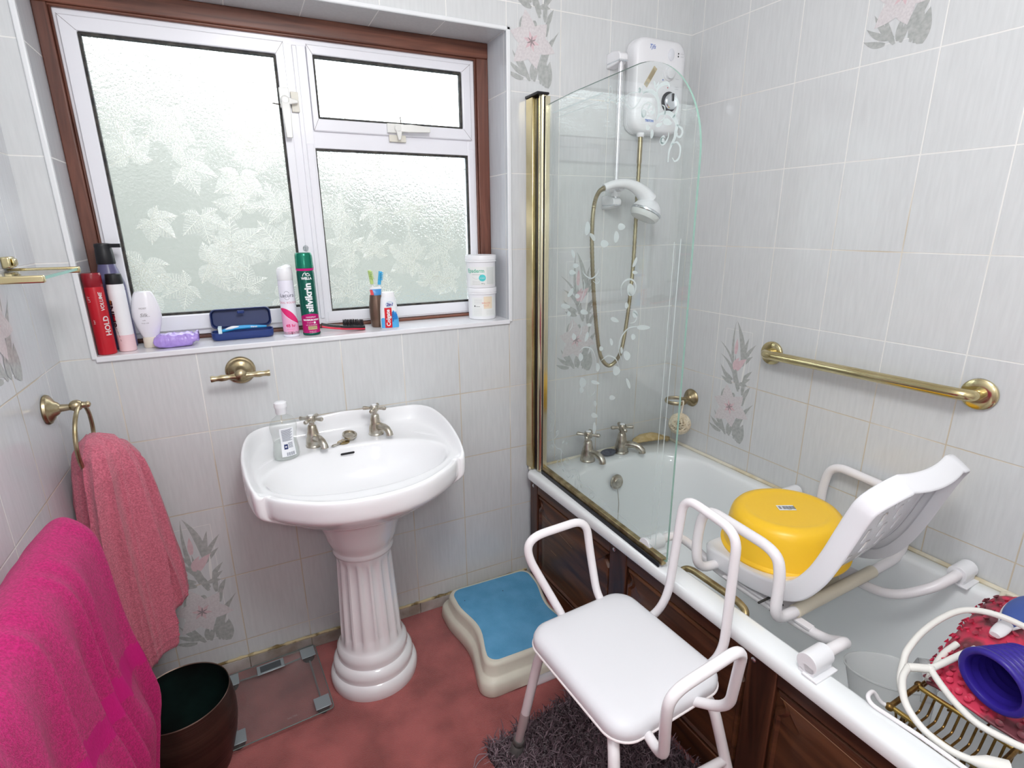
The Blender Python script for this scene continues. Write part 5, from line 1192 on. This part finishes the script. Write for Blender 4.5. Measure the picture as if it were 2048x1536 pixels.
pf = thing('bath_puff', 'cream mesh bath puff hanging from the brass tumbler ring', 'bath puff', tuple(B(.09,.185,.66)))
M_puff = pm('cream_mesh', S(240,232,212), .85, col2=S(222,208,182), noise_scale=40)
m = MB(); pc = B(.093,.186,.655); R = random.Random(9)
for k in range(26):
    ax_ = Vector((R.uniform(-1,1), R.uniform(-1,1), R.uniform(-1,1))).normalized(); u_ = ax_.orthogonal().normalized(); w_ = ax_.cross(u_)
    ph = R.uniform(0,6.28); rows = []
    for rr2 in (.012,.030,.044):
        rows.append([pc+(u_*cos(a)+w_*sin(a))*rr2+ax_*(.010*sin(7*a+ph)*(rr2/.044)) for a in [2*pi*j/40 for j in range(40)]])
    m.loft(rows, False, False)
o = obj('ruffles', m, [M_puff], pf, solid=.0006, angle=180)
m = MB(); m.tube(sp([pc+Vector((0,0,.01)), B(.094,.178,.705), B(.088,.181,.735), B(.086,.186,.752), B(.090,.194,.745), B(.093,.192,.715), pc+Vector((0,0,.012))], 6), .0028, 8); obj('cord', m, [M_puff], pf)

# gold grab rail
gb = thing('grab_rail', 'polished gold grab rail on the right wall tiles', 'grab rail', tuple(B(0,.797,1.01)))
m = MB(); m.tube(bend([B(.004,.497,1.004), B(.055,.497,1.006), B(.055,1.096,1.017), B(.004,1.096,1.015)], .045, 12), .0152, 24); obj('bar', m, [M_gold], gb)
for s, z in ((.497,1.003), (1.096,1.015)):
    m = MB(); m.lathe([(.040,0),(.041,.003),(.040,.009),(.037,.0115),(.020,.0125)], B(0,s,z), 40, nA_); obj('flange', m, [M_gold], gb)

# ================================================================== swivel bath seat
bs = thing('swivel_bath_chair', 'white plastic swivel bath seat with slotted back on the bath', 'bath seat', tuple(B(.335,.95,.5)), TH)
PF0 = sp([(.712,.520,0),(.730,.531,0),(.80,.536,0),(.88,.540,0),(.945,.553,0),(.995,.580,0),(1.032,.635,0),(1.058,.700,0),(1.080,.770,0),(1.099,.830,0),(1.115,.870,0),(1.142,.912,0)], 12)
CL = [0.0]
for p, q_ in zip(PF0, PF0[1:]): CL.append(CL[-1]+(q_-p).length)
LT = CL[-1]
def prof_at(d):
    d = max(0, min(LT, d)); i = max(j for j in range(len(CL)-1) if CL[j] <= d+1e-9); k = (d-CL[i])/(CL[i+1]-CL[i]); return PF0[i].lerp(PF0[i+1], k)
NVV = 108
DS = []
for j in range(NVV):                                     # denser towards both ends, where the outline rounds off
    v = j/(NVV-1); DS.append(LT*(v*.62+.38*(.5-.5*cos(pi*v))))
def hw_at(d):
    h = .186
    if d < .05: h -= .05*(1-math.sqrt(max(0, 1-(1-d/.05)**2)))
    e = .080
    if d > LT-e: k = (d-(LT-e))/e; h = .186-.075*(1-math.sqrt(max(0, 1-k*k)))
    return max(h, .004)
def seat_nrm(d):
    t = (prof_at(d+.004)-prof_at(d-.004)).normalized(); return Vector((0, -t.y, t.x))
def seat_pt(d, c, n_=0.0, out=0.0):
    h = hw_at(d); p = prof_at(d); nn = seat_nrm(d)
    k = -((.024*sin(pi*min(1, max(0, (p.x-.74)/.36)))+.014*min(1, max(0, (d-.34)/.30)))*(1-c*c))-.004*max(0, (abs(c)-.9)/.1)**2+n_
    return B(.335+h*c+(out if c > 0 else -out)*abs(c)**8, p.x+nn.y*k, p.y+nn.z*k)
NU = 75
slots = []
for d0, offs in ((.345,(-.55,-.18,.18,.55)), (.392,(-.37,0.0,.37)), (.439,(-.55,-.18,.18,.55)), (.486,(-.37,0.0,.37)), (.533,(-.5,-.17,.17,.5))):
    for c in offs: slots.append((c, d0))
cc = [-1+2*i/(NU-1) for i in range(NU)]
def in_slot(i, j):
    c = (cc[i]+cc[i+1])/2; d = (DS[j]+DS[j+1])/2
    for c0, d0 in slots:
        da = (c-c0)*.186; dd = d-d0
        if abs(da) < .009 and abs(dd) < .021 and (max(0, abs(dd)-.013)/.009)**2+(da/.0088)**2 < 1.0: return True
    return False
m = MB()
vs_ = [seat_pt(DS[j], cc[i]) for j in range(NVV) for i in range(NU)]
m.add(vs_, [(j*NU+i, j*NU+i+1, (j+1)*NU+i+1, (j+1)*NU+i) for j in range(NVV-1) for i in range(NU-1) if not in_slot(i, j)])
shell = obj('shell', m, [pm('seat_plastic', S(240,240,244), .22, coat=.2)], bs, solid=.0055, soff=0, angle=60)
loop = [(DS[j], -1) for j in range(NVV)]+[(LT, c) for c in cc[1:-1]]+[(DS[j], 1) for j in range(NVV-1, -1, -1)]+[(0, c) for c in reversed(cc[1:-1])]
m = MB(); rows = []
for dep, o_ in ((.0025,-.003),(.003,.0),(.0015,.003),(-.004,.0045),(-.02,.005),(-.042,.0045),(-.046,.003),(-.047,.0),(-.044,-.002),(-.02,-.0015)):
    row = []
    for d, c in loop:
        p = seat_pt(d, c, dep); nn = seat_nrm(d); t = prof_at(d+.004)-prof_at(d-.004)
        if d >= LT or d <= 0: sg = 1 if d > 0 else -1; tt = Vector((0, nn.z, -nn.y))*sg; ov = (B(tt.x, tt.y, 0)-B(0,0,0))+Vector((0,0,tt.z))
        else: ov = B(c, 0, 0)-B(0, 0, 0)
        if d > LT-.080 and abs(c) == 1:
            k = (d-(LT-.080))/.080; tt = Vector((0, nn.z, -nn.y)); ov = ov*math.sqrt(max(0, 1-k*k))+((B(tt.x, tt.y, 0)-B(0,0,0))+Vector((0,0,tt.z)))*k
        row.append(p+ov*o_)
    rows.append(row)
m.loft(rows, False, False); obj('rolled_rim', m, [MATS['seat_plastic']], bs, angle=70)
for a_in, a_out in ((.50,.597), (.17,.036)):
    m = MB(); m.tube(bend(BP([(a_in,.775,.492),(a_out,.772,.500),(a_out,.762,.60),(a_out,.780,.702),(a_out,1.000,.690),(a_out,1.018,.640),(a_out,1.018,.506),(a_in,1.012,.494)]), .05), .0135, 16); obj('armrest', m, [M_wcoat], bs)
for s in (.775, 1.012):
    m = MB(); m.cyl(B(.505,s,.494), B(.165,s,.494), .0165, 18); obj('cross_tube', m, [pm('aged_white_plastic', S(222,214,194), .4)], bs)
m = MB(); m.lathe([(.11,0),(.115,.006),(.11,.012)], B(.335,.893,.478), 40); obj('swivel_disc', m, [MATS['aged_white_plastic']], bs)
NT = [(.632,1.165,.547),(.575,1.165,.545),(.535,1.150,.520),(.505,1.090,.474),(.500,.99,.462),(.500,.80,.462),(.502,.725,.474),(.535,.675,.515),(.585,.664,.545),(.640,.664,.547)]
FT = [(.062,1.165,.547),(.105,1.165,.545),(.150,1.140,.515),(.190,1.080,.474),(.200,.99,.462),(.200,.80,.462),(.190,.725,.474),(.150,.675,.515),(.105,.664,.545),(.062,.664,.547)]
for Pp in (NT, FT):
    m = MB(); m.tube(sp(BP(Pp), 7), .0128, 16); obj('frame_tube', m, [M_wcoat], bs)
m = MB()
for s in (.82, .97):
    m = MB(); m.box((.17,s-.014,.4735),(.53,s+.014,.4775),0,lambda a,ss_,z: B(a,ss_,z)); obj('mounting_plate', m, [M_wcoat], bs, bevel=.001)
m = MB(); m.box((.494,.74,.4740),(.516,1.06,.4805),0,lambda a,ss_,z: B(a,ss_,z)); obj('slide_bar', m, [M_wcoat], bs, bevel=.001)
for s in (.94, .975):
    m = MB(); m.cyl(B(.500,s,.486), B(.548,s,.486), .0032, 10); obj('bolt', m, [M_rubber], bs)
for a_c in (.667, .043):
    for s in (1.165, .664):
        m = MB(); a0, a1 = a_c-.034, a_c+.030
        m.lathe([(.019,0),(.0225,.002),(.0225,.064)], B(a0, s, .5475), 28, nA_)
        m.box((a0-.004, s-.004, .5200), (a1+.006, s+.030, .5245), 0, lambda a, ss_, z: B(a, ss_, z)); m.box((a0, s-.016, .5205), (a1, s+.018, .545), 0, lambda a, ss_, z: B(a, ss_, z)); obj('clamp', m, [M_wplast], bs, bevel=.001)

# washing-up bowl on the seat
bw = thing('plastic_bowl', 'yellow round plastic bowl upside down on the bath seat', 'bowl', tuple(B(.335,.852,.553)))
o_ = B(.335,.850,.541)
m = MB(); m.lathe([(.1665,0),(.170,.001),(.171,.006),(.166,.009),(.1625,.012),(.156,.05),(.148,.090),(.143,.104),(.134,.1145),(.121,.1195),(.112,.1205),(.104,.1185),(.10,.1180),(.03,.1185)], o_, 72, (-.03,.04,1)); obj('body', m, [pm('yellow_plastic', S(252,202,48), .32, sss=.1)], bw)
m = MB(); UPn = Vector((-.03,.04,1)).normalized(); ux_ = Vector((.82,-.5,0)); uy_ = Vector((.5,.82,0))
ST2 = lambda a, b, l=0: o_+UPn*(.1195+l)+(ux_-UPn*ux_.dot(UPn))*(a)+(uy_-UPn*uy_.dot(UPn))*(b)
m.slab([ST2(-.026,-.016), ST2(.022,-.016), ST2(.022,.014), ST2(-.026,.014)], (0,0,1), .0006)
x_ = -.012
for i in range(12):
    w = (.0012,.0022,.0016)[i % 3]; m.flat([ST2(x_,-.011,.0011), ST2(x_+w,-.011,.0011), ST2(x_+w,.008,.0011), ST2(x_,.008,.0011)], 1); x_ += w+.0013
put_text(m, '5 010', .004, lambda a, b: ST2(.004+a, -.0132+b, .0011), 1); m.flat([ST2(-.023,-.010,.0011), ST2(-.016,-.010,.0011), ST2(-.016,.008,.0011), ST2(-.023,.008,.0011)], 2)
obj('barcode_label', m, [pm('label_white', S(240,242,246), .5), pm('ink_black2', S(50,50,54), .5), pm('ink_grey3', S(150,150,156), .5)], bw)

# ================================================================== clutter at the near end of the bath
ck = thing('bath_rack', 'tarnished brass wire bath rack with white coated hooks across the bath', 'bath rack', tuple(B(.35,1.37,.5)), TH)
M_wire = pm('tarnished_wire', S(150,118,66), .35, .9, col2=S(110,82,44), noise_scale=50)
for s in (1.288, 1.452):
    m = MB(); m.tube(BP([(.600,s,.500),(.496,s,.500)]), .0052, 12)
    for a in (.603, .493): m.ball(B(a, s, .500), .0085, 14)
    obj('end_bar', m, [M_wire], ck)
for a in (.600, .498):
    m = MB(); m.tube(BP([(a,1.288,.500),(a,1.452,.500)]), .0050, 12); obj('rail', m, [pm('rail_brass', S(190,160,90), .25, 1.0)], ck)
m = MB()
for i in range(11):
    s = 1.298+.0145*i; m.tube(bend(BP([(.600,s,.499),(.590,s+.004,.458),(.585,s+.0055,.456),(.512,s+.008,.458),(.498,s+.009,.499)]), .006, 4), .0023, 8); m.tube(BP([(.600,s+.0135,.499),(.588,s+.006,.457)]), .0023, 8)
obj('basket_wires', m, [M_wire], ck)
m = MB()
for a in (.44,.36,.28,.20,.12): m.tube(BP([(a,1.288,.490),(a,1.452,.490)]), .0018, 7)
for s in (1.29,1.345,1.40,1.45): m.tube(BP([(.498,s,.490),(.10,s,.490)]), .0022, 7)
for s in (1.288,1.452): m.tube(BP([(.498,s,.497),(.10,s,.497)]), .0032, 8)
obj('centre_wires', m, [M_wire], ck)
m = MB(); m.tube(bend(BP([(.603,1.287,.500),(.612,1.275,.503),(.622,1.262,.528),(.652,1.266,.532),(.656,1.278,.524),(.648,1.36,.5235),(.648,1.455,.5235),(.640,1.47,.528),(.612,1.462,.503),(.603,1.453,.500)]), .012, 6), .0042, 10); obj('near_hook', m, [M_wcoat], ck)
m = MB(); m.tube(bend(BP([(.11,1.288,.497),(.075,1.270,.515),(.040,1.250,.530),(.018,1.252,.530),(.018,1.45,.530),(.075,1.452,.515),(.11,1.452,.497)]), .018, 6), .0055, 10); obj('far_hook', m, [pm('aged_white_plastic', S(222,214,194), .4)], ck)

mt_ = thing('bath_mat', 'red rubber bath mat with suction cups heaped on the bath rack', 'bath mat', tuple(B(.3,1.35,.5)), TH)
M_redm = pm('red_rubber', S(214,58,90), .5, col2=S(118,60,68), noise_scale=15, ramp=(.42,.54), detail=6)
ctrl = [[(.080,1.238,.512),(.085,1.262,.548),(.095,1.300,.566),(.115,1.36,.552),(.13,1.43,.512)],
        [(.200,1.248,.510),(.205,1.268,.548),(.215,1.312,.568),(.235,1.375,.552),(.25,1.45,.512)],
        [(.330,1.262,.504),(.335,1.285,.538),(.345,1.325,.556),(.36,1.385,.540),(.37,1.46,.508)],
        [(.425,1.276,.502),(.430,1.296,.526),(.434,1.335,.538),(.438,1.390,.528),(.44,1.46,.510)],
        [(.484,1.296,.510),(.488,1.318,.514),(.490,1.352,.516),(.490,1.395,.514),(.488,1.46,.510)]]
rows_ = [sp(r, 8) for r in ctrl]; colsn = len(rows_[0]); matg = [sp([r[k] for r in rows_], 8) for k in range(colsn)]
def matpt(u, v):
    f = v*(colsn-1); j = min(colsn-2, int(f)); g = matg[j]; g2 = matg[j+1]; h = u*(len(g)-1); i = min(len(g)-2, int(h))
    p = g[i].lerp(g[i+1], h-i); q2 = g2[i].lerp(g2[i+1], h-i); p = p.lerp(q2, f-j); p = Vector(p); p.z += .004*noise.noise((p.x*18, p.y*18, 3)); return B(*p)
m = MB(); m.grid(matpt, 46, 36); obj('sheet', m, [M_redm], mt_, solid=.004, soff=0)
m = MB()
def mn(u, v):
    e = .01; p = matpt(u, v); a = matpt(min(1, u+e), v)-matpt(max(0, u-e), v); b = matpt(u, min(1, v+e))-matpt(u, max(0, v-e)); nn = a.cross(b).normalized()
    return p, nn if nn.z > 0 else -nn
R = random.Random(8)
for i in range(13):
    for j in range(9):
        u = (i+.5+R.uniform(-.25,.25)+(.5 if j % 2 else 0))/13.5; v = (j+.5+R.uniform(-.2,.2))/9
        p, nn = mn(min(.99, u), v); tl = (nn+Vector((R.uniform(-.3,.3), R.uniform(-.3,.3), 0))).normalized()
        m.lathe([(.0042,0),(.0030,.003),(.0034,.005),(.0064,.0075),(.0066,.0085),(.0045,.0072),(.001,.0066)], p+nn*.001, 10, tl)
o = obj('suction_cups', m, [M_redm], mt_); o['kind'] = 'stuff'

br_ = thing('bath_brush', 'blue and white bath brush handle lying on the red mat', 'brush', tuple(B(.2,1.33,.58)))
def bq(p, q_, n=8): return [Vector(p).lerp(Vector(q_), k/n) for k in range(n+1)]
b0, b1 = B(.295,1.327,.574), B(.085,1.325,.592)
m = MB(); m.tube(bq(b0.lerp(b1,.26), b1, 12), [.012,.016,.020,.0235,.026,.0275,.028,.0275,.026,.0235,.019,.013,.005], 24, flat=(.45,1)); obj('blue_grip', m, [pm('denim_blue_plastic', S(62,88,160), .35)], br_)
m = MB(); m.tube([p+Vector((0,0,-.0035)) for p in bq(b0.lerp(b1,.24), b1, 12)], [.014,.018,.022,.0255,.028,.0295,.030,.0295,.028,.0255,.021,.015,.007], 24, flat=(.40,1)); m.tube(bq(b0, b0.lerp(b1,.27), 6), [.010,.0125,.0135,.014,.0140,.0135,.012], 20, flat=(.6,1)); obj('white_body', m, [M_wplast], br_)

cp = thing('ribbed_cup', 'deep purple ribbed collapsible cup lying on its side on the mat', 'cup', tuple(B(.40,1.40,.58)))
M_pur = pm('purple_silicone', S(52,36,142), .35)
o0 = B(.490,1.392,.598); axp = (B(.315,1.432,.622)-o0).normalized()
prof = [(.050,.002),(.056,-.002),(.0605,.000),(.0625,.005),(.0615,.010)]
for k in range(6): z = .013+.0135*k; r = .0585-.0028*k; prof += [(r-.0080,z),(r-.0015,z+.0025),(r+.0010,z+.0068),(r-.0015,z+.011)]
prof += [(.040,.096),(.036,.100),(.0,.101)]
m = MB(); m.lathe(prof, o0, 56, axp, cap0=False, cap1=False); 
inn = [(.050,.002)]
for k in range(6): z = .013+.0135*k; r = .0525-.0030*k; inn += [(r-.0075,z),(r+.0010,z+.0068)]
inn += [(.034,.094),(.0,.095)]
m.lathe(inn, o0, 56, axp, cap0=False, cap1=False); obj('ribbed_wall', m, [M_pur], cp, angle=180)

hz = thing('shower_hose', 'white rubber bath tap hose in loops over the near end of bath', 'hose', tuple(B(.45,1.35,.55)))
M_hose = pm('white_rubber_hose', S(238,236,230), .4)
J = (.500,1.302,.558)
for nm, pts in (('branch', [J,(.455,1.312,.566),(.425,1.320,.574),(.39,1.33,.582)]),
                ('branch', [J,(.518,1.330,.552),(.535,1.365,.545),(.545,1.405,.540),(.535,1.450,.538),(.515,1.49,.535)]),
                ('branch', [(.552,1.284,.506),(.532,1.268,.520),(.505,1.257,.540),(.480,1.250,.555),(.420,1.246,.572),(.355,1.252,.588),(.300,1.268,.598),(.268,1.306,.604),(.258,1.360,.604),(.27,1.42,.60)]),
                ('branch', [(.478,1.296,.512),(.430,1.286,.520),(.395,1.284,.535),(.36,1.29,.55)]),
                ('branch', [(.530,1.276,.556),(.572,1.287,.552),(.612,1.315,.540),(.628,1.355,.525),(.628,1.400,.520),(.615,1.432,.520)])):
    m = MB(); m.tube(sp(BP(pts), 10), .0066, 14); obj(nm, m, [M_hose], hz)
m = MB(); m.ball(B(*J), .0095, 14); m.tube(BP([J,(.520,1.286,.557),(.532,1.277,.556)]), .0082, 12); obj('junction', m, [M_hose], hz)
m = MB(); m.tube(sp(BP([(.617,1.428,.520),(.607,1.442,.522),(.596,1.456,.524),(.586,1.470,.526)]), 6), [.0068+.0075*min(1, i/8) for i in range(19)], 20); obj('tap_connector', m, [M_hose], hz)

jg = thing('plastic_jug', 'cloudy clear plastic jug lying in the bath beside the rack', 'jug', tuple(B(.38,1.19,.4)))
M_jug = thin_glass('cloudy_plastic', (.96,.97,.965,1), .60, (.95,.96,.96,1), .12, 1.4)
jo = B(.385,1.215,.232); jax = (B(.355,1.178,.39)-jo).normalized()
m = MB(); m.lathe([(.0,-.0),(.062,.0),(.070,.006),(.082,.07),(.094,.150),(.098,.153),(.0985,.156),(.095,.157),(.092,.152),(.080,.07),(.068,.008),(.0,.004)], jo, 56, jax, cap0=False, cap1=False); obj('wall', m, [M_jug], jg)
m = MB(); P = sp(BP([(.296,1.212,.398),(.318,1.226,.436),(.354,1.243,.456),(.388,1.264,.458),(.404,1.277,.440),(.410,1.281,.405)]), 7); e2 = (B(.5,1.20,.44)-B(.45,1.245,.44)).normalized()
rows = [[p-e2*.013, p+e2*.013] for p in P]; m.loft(rows, False, False, closed=False); obj('handle', m, [thin_glass('cloudy_handle', (.95,.96,.96,1), .75, (.95,.96,.96,1), .15, 1.4)], jg, solid=.004, soff=0)

# ================================================================== light, sky, camera
w = bpy.data.worlds.new('sky'); SC.world = w; w.use_nodes = True
bg = w.node_tree.nodes['Background']; bg.inputs['Color'].default_value = (.93, .965, 1.0, 1); bg.inputs['Strength'].default_value = WORLD_S
def area(name, loc, rot, size, power, col=(1,1,1)):
    l = bpy.data.lights.new(name, 'AREA'); l.shape = 'DISK'; l.size = size; l.energy = power; l.color = col
    o = bpy.data.objects.new(name, l); COL.objects.link(o); o.location = loc; o.rotation_euler = rot; return o
l = bpy.data.lights.new('ceiling_fill', 'POINT'); l.energy = CEIL_P; l.shadow_soft_size = .17; l.color = (.985,.99,1.0)  # unseen fill light, added below the ceiling to brighten the upper walls
o = bpy.data.objects.new('ceiling_fill', l); COL.objects.link(o); o.location = (.72,-1.52,2.20)
l = bpy.data.lights.new('camera_flash', 'POINT'); l.energy = FLASH_P; l.shadow_soft_size = .03; l.color = (.97,.98,1.0)
o = bpy.data.objects.new('camera_flash', l); COL.objects.link(o); o.location = CAM+Vector((-.005,.0,.062))
cd = bpy.data.cameras.new('camera'); cam = bpy.data.objects.new('camera', cd); COL.objects.link(cam)
cd.sensor_width = 36; cd.sensor_fit = 'HORIZONTAL'; cd.lens = 36*FPX/2048; cd.clip_start = .02
M3 = Matrix((BAS.col[0], BAS.col[2], -BAS.col[1])).transposed()
cam.matrix_world = Matrix.Translation(CAM) @ M3.to_4x4()
SC.camera = cam
SC.view_settings.view_transform = 'Standard'; SC.view_settings.look = 'None'; SC.view_settings.gamma = 1; SC.view_settings.use_curve_mapping = False
SC.view_settings.exposure = EXPO
SC.cycles.max_bounces = 8; SC.cycles.diffuse_bounces = 4; SC.cycles.glossy_bounces = 4; SC.cycles.transparent_max_bounces = 16; SC.cycles.transmission_bounces = 8; SC.cycles.caustics_reflective = False
SC.cycles.sample_clamp_indirect = 6
